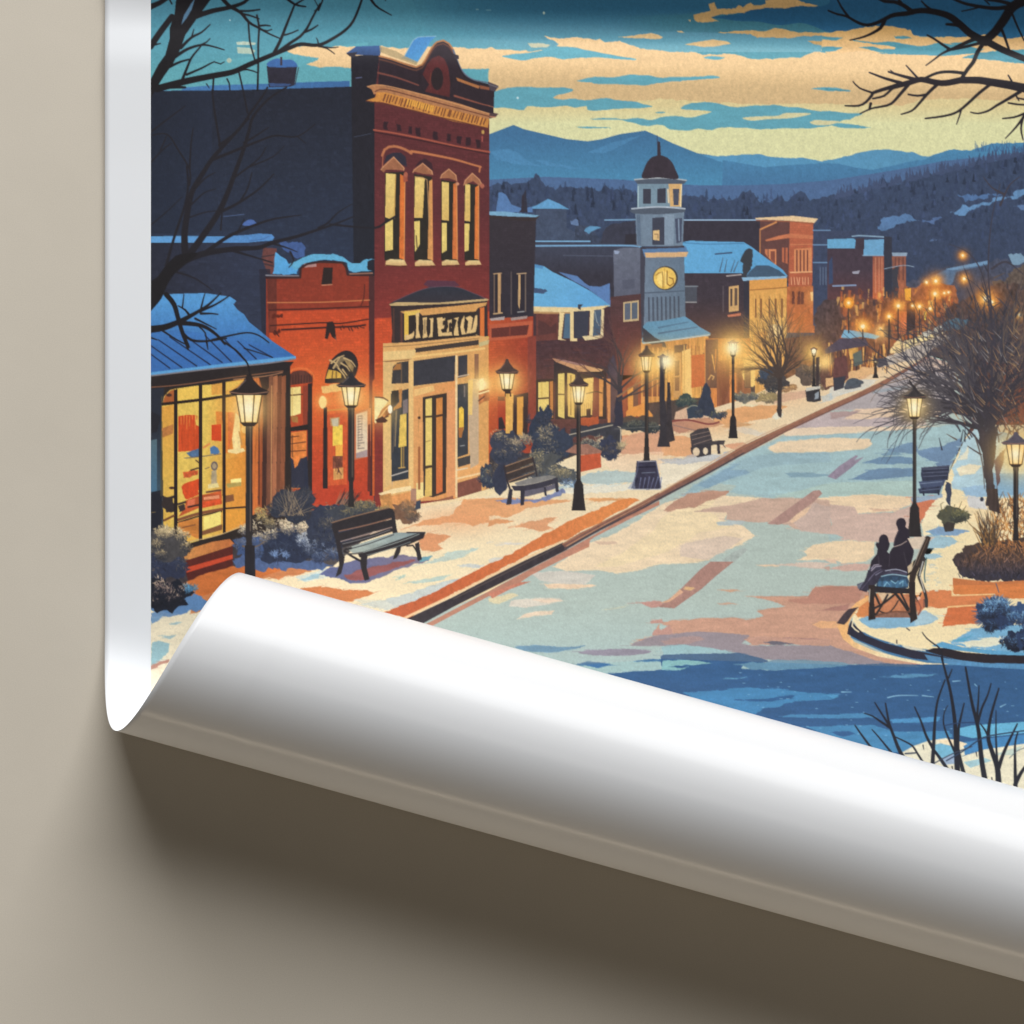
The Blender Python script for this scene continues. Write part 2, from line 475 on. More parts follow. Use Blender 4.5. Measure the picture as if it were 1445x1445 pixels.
F("838,533 846,534 846,588 836,588", (120, 66, 56)); L("806,530 806,586", (70, 54, 44), 1); L("828,556 842,553 850,555", (60, 50, 44), 1.4)
for i in range(5):
    L([(822 + i * 3, 570), (822 + i * 3, 587)], (150, 110, 64), .7)
F("820,590 845,588 846,604 818,608", (170, 80, 50), t=.1); F("828,578 834,577 834,590 828,590", (56, 44, 44))
sub('printed_awning')
F("780,506 800,509 830,517 853,522 848,525 815,525 800,520 786,512", (190, 140, 108), g=((214, 170, 120), 780, 508, 850, 525)); F("782,507 800,509 830,516 815,516", (140, 110, 120), a=.7)
F("782,510 815,523 815,530 790,522 784,540 782,540", (44, 40, 48))
back()
F("858,520 866,500 872,520 874,600 858,600", (66, 60, 76), t=.1); F("862,535 862,598 858,600 856,535", (204, 140, 90))
F("874,540 906,525 906,604 874,604", (134, 66, 52), t=.1); F("886,548 894,546 894,580 887,582", (224, 160, 78)); F("894,546 901,540 901,582 894,582", (86, 64, 62))
F("884,584 912,566 920,588 885,592", (226, 152, 76), r=1); F("868,590 930,586 930,612 868,612", (58, 58, 62), r=1)

# ------------------------------------------------------------------ printed narrow dark brick building
part('printed_narrow_brick_building')
F("689,303 757,308 753,452 689,452", (54, 48, 56), g=((48, 44, 54), 0, 330, 0, 440), t=.06)
bricks("689,310 753,312 753,440 689,440", 3.4, 8, .03, .1)
F("689,302 762,305 756,312 740,312 689,308", (56, 46, 48)); F("689,299 712,299 730,301 762,304.5 757,307 720,306 689,304", (120, 166, 198))
F("689,450 753,447 753,640 689,640", (158, 66, 46), g=((188, 86, 50), 740, 0, 690, 0), t=.07)
bricks("689,480 753,478 753,620 689,620", 3.4, 9, -.04, .1)
F("689,459 752,453 751,476 689,482", (184, 92, 64)); F("694,464 747,459 744,473 694,477", (96, 48, 44)); L("720,461 720,475", (140, 70, 54), 1.2)
F("745,476 757,474 757,620 745,620", (132, 62, 52), t=.08)
sub('printed_window')
F("696,386 708,386 708,445 696,445", (42, 38, 46)); F("703,387 707.5,387 707,443 703,443", (186, 148, 106)); L("698,387 698,443", (150, 124, 104), 1.2); L("697,387 708,386", (190, 155, 115), 1.5); L("697,443.5 709,442", (190, 160, 120), 2)
sub('printed_window')
F("722,386 742,386 742,445 722,445", (44, 40, 50)); F("732,388 735,388 735,420 733.5,438 731.5,430", (196, 160, 116)); L("722,384 722,444", (120, 106, 100), 1); L("742,386 742,440", (150, 130, 112), 1.2); L("730,387 743,386", (190, 160, 125), 1.6); L("731,441 740,440", (160, 160, 160), 1.6)
back()
F("692,450 713,447 712,452 693,453", (170, 160, 160)); F("721,449 745,446 744,450 722,453", (160, 140, 136))
sub('printed_doorway')
F("718,560 746,554 745,620 728,622 718,600", (54, 42, 44)); F("730,561 739,560 738,620 730,618", (218, 158, 76)); F("719,556 725,556 724,610 718,610", (226, 176, 96)); F("703,562 717,562 717,606 703,606", (164, 62, 42)); F("703,560 713,560 713,566 703,566", (70, 44, 44)); F("704,590 709,589 714,605 704,607", (46, 38, 44))

# ------------------------------------------------------------------ printed street buildings in the middle distance
part('printed_long_flat_roofed_building')
F("964,312 1116,312 1116,400 964,400", (54, 50, 62), t=.07); L("964,311 1075,311", (150, 178, 208), 2)
part('printed_tall_red_corner_building')
F("1073,312 1116,313 1116,400 1095,380 1073,356", (98, 66, 64), t=.06); F("1115,312 1148,314 1146,450 1112,452", (184, 102, 74), g=((172, 92, 66), 0, 320, 0, 440), t=.06)
bricks("1115,315 1147,316 1146,440 1112,440", 3, 6, .02, .12)
L("1073,324 1073,360", (190, 128, 84), 1.6); L("1074,324 1096,314", (206, 140, 88), 2.4)
F("1066,308 1120,305 1155,309 1150,315 1112,312 1067,310", (226, 196, 154)); L("1068,311.5 1112,313 1149,316", (150, 90, 66), 1.6)
F("1080,339 1100,333 1116,330 1151,333 1148,338 1116,336 1082,341", (196, 118, 84)); L("1115,346 1147,345", (200, 130, 92), 1.2)
sub('printed_window')
F("1121,352 1146,350 1146,385 1121,386", (206, 134, 92))
for x in (1125, 1130, 1135, 1140):
    L([(x, 354), (x, 383)], (104, 58, 52), 1.7)
L("1116,385 1146,384", (226, 170, 124), 2)
sub('printed_window')
F("1085,352 1096,352 1096,375 1085,364", (204, 132, 92)); F("1088,355 1094,355 1094,372 1088,366", (128, 76, 64)); F("1080,352 1084,352 1084,364 1080,358", (190, 118, 84))
sub('printed_window')
F("1104,350 1112,350 1112,373 1104,370", (180, 104, 76)); L("1108,351 1108,370", (112, 66, 60), 2)
back()
for x in range(1117, 1145, 4):
    L([(x, 392), (x + rng.normal(), 402)], (226, 168, 130), 1.2)
F("1110,405 1150,404 1150,470 1110,470", (176, 104, 66), t=.14)
for x in (1120, 1128, 1133):
    F([(x - 2, 412), (x + 2, 412), (x + 2, 430), (x - 2, 430)], (100, 60, 52), r=.4)
F("1144,413 1151,412 1151,424 1145,425", (250, 228, 170)); glow(1148, 420, 14, (238, 170, 96), .6); glow(1130, 452, 22, (214, 124, 62), .5)
part('printed_blue_roofed_hall')
F("964,384 1060,386 1062,500 964,500", (62, 54, 64), g=((78, 54, 56), 0, 420, 0, 490), t=.08); bricks("964,386 1060,388 1062,480 964,480", 3, 7, 0, .1)
F("1050,396 1060,396 1060,490 1050,490", (52, 50, 62))
sub('printed_snowy_roof')
F("964,342 975,340 1000,341 1050,342 1060,348 1085,367 1105,381 1112,390 1050,395 1048,386 964,386", (100, 168, 216), g=((94, 160, 208), 964, 345, 1060, 380), t=.03)
L("964,343 1000,345 1050,344", (70, 120, 165), 1.1); F("1058,384 1068,375 1085,375 1100,382 1112,392 1050,396", (66, 88, 112)); F("1047,394 1050,372 1046,368 1053,352 1058,349 1062,352 1063,372 1058,384 1052,394", (56, 60, 68), r=.6)
F("1047,392 1111,390 1110,394 1049,397", (140, 178, 208)); L("1010,359 1033,357", (60, 80, 110), 2)
for x in (1016, 1023, 1032, 1036):
    L([(x, 384), (x + 3 + rng.random() * 4, 370 - rng.random() * 8)], (70, 72, 86), 1.2, .6)
L("1026,390 1046,388", (170, 160, 160), 2)
sub('printed_window')
F("1029,405 1043,403 1043,439 1029,441", (204, 164, 112)); F("1031,408 1034,408 1034,432 1031,433", (84, 70, 66)); F("1037,407 1041,407 1041,431 1037,432", (98, 80, 70)); F("1027,445 1046,442 1046,446 1028,448", (196, 116, 92)); L("1021,404 1021,440", (110, 100, 104), 1)
sub('printed_window')
F("966,405 984,405 984,428 966,428", (74, 78, 90)); L("966,404.5 985,404.5", (130, 140, 150), 1.6); L("966,427 983,427", (140, 140, 144), 2)
part('printed_yellow_storefront')
F("1058,396 1111,393 1110,500 1058,500", (214, 158, 88), g=((234, 182, 98), 0, 400, 0, 470), t=.06)
F("1058,396 1111,393 1111,406 1058,410", (218, 156, 84))
for i in range(70):
    x, y = 1060 + rng.random() * 49, 412 + rng.random() * 60
    L([(x, y), (x, y + 6 + rng.random() * 20)], [(236, 190, 116), (196, 140, 78), (226, 166, 96), (170, 118, 70)][i % 4], .6 + rng.random() * 1.4, .4, a=.6)
L("1058,410 1111,406", (160, 108, 60), 1.4)
for x, w in ((1067, 2), (1074.5, 2.6), (1086, 2), (1095, 2.8), (1104, 3)):
    L([(x, 423), (x, 448)], (132, 92, 60), w)
F("1085,460 1094,458 1104,461 1104,475 1084,477", (254, 238, 190)); glow(1096, 468, 22, (250, 214, 140), .55); glow(1075, 476, 22, (240, 190, 100), .5)
F("1064,470 1082,468 1082,510 1064,510", (222, 160, 84), t=.2, tk='v')
part('printed_blue_shadowed_block')
F("1148,326 1208,326 1208,460 1148,460", (60, 70, 96), t=.07)
for y, x in ((325.5, 1172), (346, 1172), (371, 1175)):
    L([(1148, y), (x, y)], (112, 146, 184), 1.6)
for x in range(1158, 1174, 4):
    L([(x, 378), (x, 402)], (92, 106, 132), 1.6)
F("1168,345 1240,345 1240,440 1168,440", (70, 58, 70), g=((96, 62, 64), 0, 380, 0, 430), t=.09)
sub('printed_snowy_roof')
F("1168,338 1205,337 1208,339 1207,351 1168,351", (104, 164, 204))
sub('printed_snowy_roof')
F("1219,339 1248,338 1247,361 1219,361", (108, 162, 202)); L("1203,334 1212,333 1250,335", (140, 170, 196), 1.8); L("1218,361 1248,361", (140, 176, 206), 1.4)
back()
F("1208,337 1220,336 1220,352 1208,352", (64, 56, 68)); L("1176,404 1208,403", (130, 150, 184), 2.4); F("1203,384 1214,382 1212,387 1204,387", (160, 160, 176)); F("1170,370 1175,362 1176,400 1170,402", (58, 72, 104))
part('printed_brick_row_house')
F("1248,334 1259,335 1259,440 1248,440", (52, 54, 68)); F("1232,362 1248,362 1248,425 1232,422", (150, 88, 72), g=((196, 108, 72), 0, 370, 0, 420), t=.1)
for x in (1236, 1241, 1245):
    L([(x, 364), (x, 414)], (208, 150, 118), .9)
F("1259,357 1281,357 1280,362 1260,362", (140, 160, 182)); F("1259,362 1279,362 1279,440 1262,440", (140, 90, 76), g=((190, 110, 70), 0, 380, 0, 430), t=.12)
for x in (1264, 1269, 1275):
    L([(x, 364), (x, 395)], (104, 66, 62), 1.8)
F("1260,380 1268,376 1268,440 1258,440", (62, 62, 72), r=.5)
L("1248,380 1275,375 1290,377", (150, 170, 190), 1)

# ------------------------------------------------------------------ printed lit end of the street
part('printed_distant_shops')
F("1165,425 1200,418 1232,424 1262,420 1300,400 1350,400 1350,470 1320,480 1180,512 1150,520 1150,440", (74, 62, 66), g=((150, 92, 62), 1160, 430, 1300, 440), r=2, t=.25, tk='d')
for i in range(260):
    x, y = 1180 + rng.random() * 165, 405 + rng.random() * 85
    cc = [(220, 140, 70), (120, 70, 56), (240, 190, 110), (66, 54, 60), (190, 100, 60)][int(rng.integers(5))]
    h = 3 + rng.random() * 12
    F([(x, y), (x + 1.5 + rng.random() * 3, y), (x + 1 + rng.random() * 3, y + h), (x, y + h)], cc, a=.65, r=.5, t=0)
F("1277,408 1286,407 1286,425 1278,424", (236, 170, 66)); F("1310,425 1317,424 1317,438 1311,440", (244, 214, 120)); F("1268,440 1280,440 1279,472 1268,472", (206, 118, 74), t=.1); F("1305,440 1308,440 1307,452 1305,452", (238, 214, 90))
F("1280,428 1292,424 1292,465 1280,468", (66, 52, 52), t=.2)
F("1187,477 1192,466 1205,467 1225,470 1243,475 1236,479 1215,476 1200,478", (128, 182, 214), g=((180, 196, 200), 1190, 470, 1240, 476))
F("1172,490 1200,480 1228,478 1228,492 1172,510", (100, 84, 96)); F("1196,488 1210,486 1212,510 1200,512", (196, 146, 72), t=.2); F("1222,482 1236,478 1236,510 1222,514", (206, 130, 74), t=.2); F("1236,470 1250,462 1252,505 1238,508", (200, 130, 66), t=.25, tk='d')
F("1247,462 1258,458 1258,500 1250,505", (70, 56, 54), t=.2)
for x in (1176, 1184, 1191, 1214, 1219, 1229, 1241):
    L([(x, 484), (x + rng.normal(), 512)], (86, 60, 54), 2)
F("1255,496 1262,485 1272,478 1278,488 1270,500 1256,500", (230, 196, 140), r=1.2, t=.1); F("1276,482 1300,474 1312,476 1300,484 1282,488", (240, 214, 150), r=1)
F("1330,440 1400,405 1510,400 1510,480 1330,490", (84, 66, 62), r=3, t=.3, tk='d', a=.8)
LIGHTS = ((1218, 461, 17, 1), (1255, 447, 11, 1), (1268, 432, 13, .9), (1298, 433, 11, .8), (1320, 415, 13, 1), (1321, 397, 12, 1), (1308, 399, 8, .6), (1333, 414, 7, .7), (1339, 413, 6, .5), (1359, 361, 8, 1), (1361, 394, 10, .9), (1391, 422, 20, .8), (1400, 427, 12, .8), (1313, 436, 9, .7), (1198, 428, 9, 1), (1243, 464, 7, .6), (1288, 432, 7, .6), (1440, 445, 14, .5))
for x, y, R_, k_ in LIGHTS:
    glow(x, y, R_ * 1.3, (214, 122, 52), .75 * k_)
for x, y, R_, k_ in LIGHTS:
    glow(x, y, R_ * .55, (250, 196, 92), .95 * k_)
    E(x, y, R_ * .16 + .6, R_ * .17 + .6, (255, 240, 190), t=0)
    for i in range(9):
        a_ = rng.random() * 6.28
        L([(x + 3 * math.cos(a_), y + 3 * math.sin(a_)), (x + R_ * .9 * math.cos(a_), y + R_ * .9 * math.sin(a_))], (240, 176, 90), .8, .3, a=.5, keep=True)
back()
E(1198, 428, 7, 8, (226, 146, 50), t=.1); E(1198, 428, 3.5, 4.5, (252, 196, 84))

# ------------------------------------------------------------------ printed clock tower
part('printed_clock_tower')
LG, MG, DG = (176, 184, 190), (112, 130, 150), (80, 90, 106)
F("911,363 966,363 968,452 909,460", (110, 126, 146), g=((98, 116, 136), 912, 0, 966, 0), t=.05)
F("897,301 966,300 964,348 899,348", MG, t=.05); F("936,303 952,303 951,346 938,346", (130, 148, 168)); F("899,303 904,303 905,346 900,346", (94, 112, 134))
F("900,259 963,259 961,294 901,295", (118, 142, 160), t=.05); F("944,260 963,259 961,292 946,292", (210, 170, 116)); L("901,264 901,293", (160, 186, 196), 2); L("962,262 961,292", (236, 214, 166), 2); L("943,268 944,286", (226, 206, 170), 2)
F("895,254 907,252 935,251 957,253 970,255 966,260 930,260 900,260", DG); L("896,254 920,252 945,252 969,255", LG, 1.8)
F("888,298 895,294 935,292 968,294 967,300 930,303 895,302", DG); L("892,295 930,292.5 967,295", (178, 190, 204), 2)
F("906,350 968,348 972,356 970,362 910,363", (88, 122, 164)); F("910,357 972,356 969,363 912,364", (212, 172, 128)); F("904,349 930,349 966,347 966,350 905,352", (64, 62, 74))
L("910,414 966,411", (76, 88, 106), 1.4)
for x in range(916, 962, 6):
    L([(x, 420 + (938 - x) * .04), (x + .5, 453 - (x - 914) * .05)], (70, 78, 94), 2.2)
sub('printed_dome')
F("907,252 909,240 914,229 921,222 928,220 935,220 942,223 949,230 954,241 957,253 930,251", (56, 48, 58), s=1, t=.09)
F("928,203 929,200 932,201 933,220 928,220", (56, 48, 58)); L("928,192 928,204", (60, 70, 96), 1)
sub('printed_belfry_opening')
F("908,267 919,267 919,288 908,288", (60, 62, 76))
sub('printed_belfry_opening')
F("928,267 940,266 940,287 928,287", (58, 60, 74))
sub('printed_belfry_opening')
F("950,267 959,267 958,290 951,290", (74, 78, 96))
sub('printed_tower_window')
F("921,308 938,307 938,346 921,346", (62, 66, 82)); F("922,326 931,325 931,340 922,339", (220, 186, 132)); L("924,331 929,331 929,337", (120, 90, 70), 1)
sub('printed_tower_window')
F("953,309 963,308 962,342 955,344", (70, 78, 100)); L("958,310 959,340", (140, 160, 184), 1.6)
sub('printed_clock_face')
E(939.5, 393, 17.6, 16.8, (70, 66, 62)); E(938.6, 393, 15.8, 15.4, (232, 194, 100), t=.06); E(936, 394, 8, 11, (244, 214, 128), t=.05)
L("935,384 936,392 936,407", (150, 110, 50), 1.2); L("942,383 942,401 946,404 951,400 950,394 945,392", (140, 96, 46), 1.4); L("926,389 930,386 933,385", (160, 112, 52), 1.2); L("938,379 938,407", (196, 150, 70), 1)
part('printed_tower_porch')
F("905,478 1000,470 1004,560 905,570", (190, 128, 78), g=((222, 164, 88), 905, 470, 1000, 540), t=.2, tk='v')
for i in range(40):
    x = 938 + rng.random() * 62
    L([(x, 486 + rng.random() * 20), (x + rng.normal(), 520 + rng.random() * 45)], [(150, 96, 62), (240, 196, 120), (110, 74, 58), (206, 140, 84)][i % 4], .7 + rng.random() * 1.3, .5)
sub('printed_snowy_roof')
F("908,461 913,455 935,453 967,447 975,452 988,462 1004,471 1000,475 985,474 960,478 935,483 906,484", (98, 144, 174), g=((96, 150, 190), 908, 455, 1000, 470)); L("930,463 955,458 972,455", (78, 112, 142), 2.2, 1); L("930,471 960,466 985,462", (74, 106, 138), 2.6, 1); F("907,462 912,466 925,477 939,484 941,491 926,489 908,482", (56, 58, 70))
L("908,485 935,482 965,478 1002,473", (176, 200, 208), 2)
back()
F("910,488 935,485 936,560 908,560", (120, 74, 56), t=.16, tk='v')
for x in (914, 922, 929):
    L([(x, 492), (x - 1, 560)], (206, 140, 84), 2)
F("952,488 970,486 968,496 952,499", (96, 78, 66)); F("950,500 962,498 961,560 951,562", (196, 150, 96)); F("953,510 959,509 959,530 953,531", (110, 84, 66)); F("953,533 959,533 959,552 953,552", (130, 96, 70)); F("963,496 975,492 977,565 964,568", (242, 206, 132))
F("976,502 995,500 995,545 976,548", (190, 92, 54)); L("966,488 966,570", (214, 172, 104), 1.6)
part('printed_brown_shop')
F("996,478 1060,478 1060,580 996,580", (168, 98, 60), g=((214, 132, 72), 996, 480, 1050, 540), t=.16, tk='v')
F("996,480 1014,479 1014,548 996,548", (84, 60, 60), t=.1)
for i in range(26):
    x = 998 + rng.random() * 62
    y = 490 + rng.random() * 40
    L([(x, y), (x + rng.normal() * 2, y + 12 + rng.random() * 30)], [(240, 176, 96), (110, 66, 52), (206, 118, 66)][int(rng.integers(3))], .8 + rng.random() * 1.4, .5)
F("1012,510 1030,508 1030,572 1012,574", (126, 76, 58), t=.2, tk='v'); F("1040,515 1060,512 1060,570 1040,572", (136, 86, 62), t=.2, tk='v')
F("1048,505 1066,500 1070,545 1050,548", (242, 206, 124), r=1); F("1051,518 1060,516 1060,548 1051,548", (94, 72, 62))
for x in (1053, 1056, 1059):
    L([(x, 518), (x, 546)], (200, 150, 90), .7)
for i in range(22):
    a_ = -1.9 + rng.random() * .7
    L([(1022, 570), (1022 + 50 * math.cos(a_) * rng.random(), 570 + 50 * math.sin(a_))], (112, 64, 50), 1, .4)
F("1066,490 1110,486 1110,560 1066,562", (226, 168, 92), t=.18, tk='v'); glow(1058, 512, 26, (250, 214, 128), .6); F("1108,478 1180,470 1180,550 1108,556", (110, 74, 60), g=((70, 56, 60), 1110, 0, 1165, 0), t=.22, tk='d')
F("1096,524 1140,505 1170,498 1180,545 1100,558", (120, 84, 62), t=.25, tk='d')
F("1160,500 1180,498 1178,545 1160,548", (150, 86, 60), t=.15)

for x, y, R_, cc, k_ in ((985, 520, 70, (246, 184, 106), .3), (1075, 500, 50, (244, 186, 110), .3), (1150, 490, 50, (226, 156, 92), .25), (800, 560, 60, (236, 160, 90), .2), (890, 560, 50, (232, 150, 84), .3)):
    glow(x, y, R_, cc, k_)

# ------------------------------------------------------------------ printed dark warehouse at the left
part('printed_dark_warehouse')
F("213,129 300,128 330,128 376,126 451,124 497,123 500,80 536,77 535,420 500,480 380,520 213,520", (36, 40, 54), g=((44, 54, 76), 0, 140, 0, 360), t=.06)
bricks("213,130 535,130 535,420 213,500", 3.2, 8, 0, .13, c=(30, 34, 48))
F("213,129 300,128 300,330 213,330", (30, 36, 50), g=((40, 48, 68), 213, 0, 300, 0), a=.5)
F("496,80 537,77 530,140 529,420 500,420", (36, 34, 43), g=((34, 37, 48), 0, 120, 0, 380), t=.08)
L("500,194 524,189", (70, 80, 104), .8); L("503,111 511,110", (96, 104, 140), 1.4)
sub('printed_snow_edge')
F("213,129 256,128 262,124 300,121 376,119 451,116 494,115 494,123 451,124.5 330,128", (72, 122, 178), t=.05, g=((62, 106, 160), 300, 0, 480, 0))
sub('printed_chimney')
F("377,94 420,94 416,121 410,123 380,124", (46, 44, 58), t=.1); F("379,95 381,87 392,83 400,85 412,85 419,90 421,95", (64, 104, 164), s=1); F("396,81 399,81 399,93 396,93", (62, 56, 70))
L("422,96 417,120", (50, 50, 64), 1); F("380,118 412,119 408,122 382,123", (58, 82, 128))
part('printed_low_side_wing')
F("213,342 388,342 388,560 213,560", (40, 43, 58), g=((48, 55, 76), 213, 0, 340, 0), t=.06)
bricks("213,342 388,342 388,520 213,520", 4.2, 11, .02, .16, c=(34, 36, 50))
F("372,350 391,351 389,388 378,386 370,365", (104, 64, 62), t=.12); L("370,363 388,360", (56, 44, 50), 1.6); L("374,373 386,376", (60, 48, 54), 2)
F("366,380 382,380 382,530 372,520", (40, 40, 54), a=.8)
sub('printed_snow_edge')
F("213,334 250,333.5 316,334 350,332 366,330 384,331 388,335 385,340 370,341 350,343 213,343", (98, 160, 216), t=.04, g=((84, 136, 196), 213, 0, 350, 0)); L("353,340 372,338 380,334", (70, 110, 170), 1.2); L("316,306 345,303", (80, 100, 140), 1)
F("342,318 350,311 358,311 364,318 355,319", (78, 108, 172), s=1); F("391,340 410,342 425,344 432,350 430,362 420,366 410,358 398,350", (66, 92, 146), r=.8, t=.1)

# ------------------------------------------------------------------ printed small red brick building
part('printed_small_red_building')
F("376,392 424,392 424,378 432,372 452,369 485,370 490,385 496,390 528,390 528,720 376,720", (132, 54, 40), g=((142, 58, 42), 0, 372, 0, 436), t=.07)
F("381,440 528,436 528,720 376,720", (192, 76, 44), g=((206, 88, 46), 0, 440, 0, 540), t=.06)
F("381,535 528,525 528,720 376,720", (206, 86, 44), g=((180, 64, 44), 0, 560, 0, 700), t=.07, a=.9)
bricks("378,394 528,392 528,680 378,680", 4, 10, -.03, .10, c=(90, 24, 20))
glow(300, 640, 90, (250, 200, 100), .22); glow(455, 560, 62, (232, 120, 58), .55); glow(505, 560, 55, (236, 132, 70), .5); glow(410, 560, 40, (226, 112, 54), .4)
F("377,392 391,392 391,470 380,470", (84, 44, 40), t=.1, a=.7); F("521,390 530,390 529,700 522,700", (74, 42, 44), t=.08)
L("378,427.5 452,427 522,424", (196, 120, 76), 1.6); L("380,438 452,436 522,433", (74, 34, 30), 2); L("382,460 455,456 480,457 520,451", (66, 32, 28), 1.8); L("398,466 455,463 500,461 516,459", (66, 32, 30), 2.6)
for i in range(9):
    L([(480 + i * 4, 461 + rng.normal()), (482 + i * 4, 465 + rng.normal() * 2)], (70, 36, 32), 1.6)
for x, y in ((387, 447), (393, 447), (398, 446), (389, 470), (394, 468)):
    E(x, y, 3, 3.4, (92, 38, 28), r=.5)
L("388,467 394,475", (60, 30, 26), 1.6); L("515,402 514,420 510,432", (80, 36, 32), 1.4); F("429,372 447,371 447,377 430,378", (170, 130, 128))
F("462,455 470,454 473,460 475,480 469,476 466,469 463,479 459,478", (46, 34, 34)); L("473,476 475,480", (130, 100, 90), 1)
sub('printed_snow_cap')
F("389,356 396,362 404,366 410,374 414,378 422,378 420,387 385,387 388,370", (92, 168, 222), r=.6, g=((84, 156, 214), 390, 360, 420, 386)); F("408,374 424,366 440,360 452,359 470,359 484,362 492,369 498,372 508,372 515,367 524,365 531,366 519,370 519,381 526,383 500,385 493,382 490,371 480,368 452,367 436,371 426,374 418,382", (98, 172, 212), r=.4)
L("376,389 424,390", (130, 128, 138), 2); L("376,392.5 424,392 425,379 434,373 452,370 484,371 489,378 491,388 526,389", (58, 36, 38), 3, s=0); L("494,387 526,386", (150, 108, 92), 2)
sub('printed_attic_window')
F("457,378 470,378 469,402 454,402", (44, 34, 34)); L("455,403 469,402", (196, 130, 100), 1.6)
sub('printed_arched_window')
L("400,548 401,539 406,529 414,522 424,520 433,521 441,527 444,535", (222, 116, 62), 2.4); F("402,548 403,540 407,531 414,525 424,523 432,524 439,529 442,536 441,541 430,542 404,548", (92, 54, 46), t=.2, tk='v')
for x in range(406, 441, 4):
    L([(x, 530), (x - .5, 545)], (58, 38, 36), 1)
F("403,545 441,540 441,700 402,700", (180, 74, 44), t=.08)
F("404,548 425,546 425,584 416,587 405,588", (232, 208, 132), g=((244, 224, 150), 404, 550, 420, 580)); L("404,559 437,556", (84, 54, 36), 1.6); L("413,548 413,586", (206, 170, 96), 1); F("411,588 421,588 421,597 413,596", (170, 120, 66)); F("428,545 436,544 436,600 428,600", (140, 62, 44))
F("435,542 441,541 441,700 434,700", (44, 36, 36)); F("402,605 436,599 436,607 402,610", (40, 34, 34))
F("404,612 433,608 433,690 404,690", (218, 128, 64), t=.12)
for q in ("413,615 413,645", "404,628 432,624", "404,638 432,636", "404,618 422,616"):
    L(q, (84, 52, 38), 1.2)
F("403,690 404,662 406,652 408,646 412,645 415,650 417,660 421,656 425,646 429,645 433,655 433,690", (48, 50, 66), r=.7); F("430,646 434,644 436,690 430,690", (44, 48, 66))
sub('printed_ornate_arched_doorway')
F("455,545 485,540 486,552 455,556", (232, 186, 116), r=.5)
F("459,536 462,524 466,512 473,503 482,497 490,495 498,498 504,506 506,516 504,526 500,534 490,541 478,541 459,541", (44, 38, 40), s=1)
F("460,535 464,522 476,524 482,528 482,534", (214, 170, 76), t=.1)
F("470,519 476,508 484,503 490,506 484,512 478,520", (120, 104, 80), t=.2); F("486,508 494,510 500,518 498,526 492,518", (150, 126, 86), t=.2)
for q in ("468,513 478,505 486,502", "471,520 476,511 480,505", "482,513 490,518 494,524", "486,506 496,510 502,518", "478,520 486,530 488,534", "466,509 473,512 478,518", "484,522 490,530"):
    L(q, (196, 168, 120), 2.6, 1.4)
L("470,524 469,534", (80, 60, 40), 1.2); L("475,525 475,534", (80, 60, 40), 1.2)
F("462,586 490,581 490,684 462,686", (204, 90, 52), t=.08); F("466,590 480,589 480,600 467,602", (190, 140, 90)); F("470,601 484,600 484,628 470,630", (240, 206, 88), t=.1); F("468,592 478,590 478,602 470,602", (196, 186, 160)); F("474,630 484,628 484,645 474,644", (240, 176, 80)); F("470,644 484,644 484,660 470,662", (124, 72, 56), t=.3); F("471,662 485,660 485,676 471,678", (216, 160, 96), t=.15)
for i in range(12):
    L([(471 + rng.random() * 12, 645 + rng.random() * 28), (474 + rng.random() * 9, 646 + rng.random() * 28)], (92, 56, 46), 1)
L("460,580 492,577", (210, 140, 70), 2); F("457,576 462,575 463,690 456,690", (42, 36, 38)); L("441,530 441,545", (70, 36, 30), 1)
sub('printed_wall_lantern')
E(456, 568, 5.5, 9, (250, 226, 158), s=0); glow(456, 567, 14, (250, 206, 120), .5)
sub('printed_notice_board')
F("500,582 524,576 524,644 500,650", (196, 112, 76)); F("503,585 519,580 519,638 503,640", (226, 206, 178)); F("503,640 519,635 519,645 503,647", (170, 150, 150))
for i in range(13):
    y = 588 + i * 3.8
    L([(505.5, y), (508 + rng.random() * 8, y - .8)], (120, 104, 100), 1.1)
L("506,588 506,634", (140, 120, 110), .9); L("511,588 511,620", (150, 130, 116), .8)
back()
F("520,600 523,599 524,694 519,694", (96, 46, 40)); F("526,540 543,508 545,700 526,700", (200, 96, 50), t=.08); bricks("526,514 544,508 545,695 526,700", 4, 9, 0, .1)

# ------------------------------------------------------------------ printed tall red brick building with a curved gable
part('printed_tall_red_brick_building')
F("536,79 590,95 640,108 691,124 691,720 529,720 529,140", (94, 46, 50), g=((128, 52, 48), 0, 300, 0, 440), t=.05)
F("529,450 691,440 691,560 529,560", (190, 76, 46), g=((206, 96, 52), 0, 450, 0, 540), t=.06)
F("529,453 556,450 556,485 540,510 529,512", (198, 80, 46), t=.06); F("676,485 691,482 691,700 676,700", (204, 96, 52), t=.07)
bricks("529,150 691,172 691,440 529,440", 3.6, 9, .06, .13, c=(46, 14, 22)); bricks("529,440 691,430 691,700 529,700", 3.8, 10, -.06, .12, c=(70, 20, 20))
glow(540, 560, 40, (226, 120, 66), .5); glow(684, 545, 44, (232, 128, 70), .5); glow(610, 470, 70, (190, 80, 54), .35)
sub('printed_curved_gable')
F("536,80 548,83 565,89 590,95 597,91 603,80 609,69 617,61 626,59 634,63 640,72 645,84 650,97 658,108 668,114 680,117 704,123 698,131 697,160 703,161 700,166 691,168 640,153 590,136 540,125 534,126", (46, 36, 44), t=.07)
F("597,106 603,92 610,83 620,79 628,84 633,96 636,118 635,138 600,130 606,120", (88, 42, 44), t=.08)
E(617.5, 112, 8.5, 16, (44, 34, 38)); L("609,104 607,118 609,128", (120, 66, 50), 1, .5)
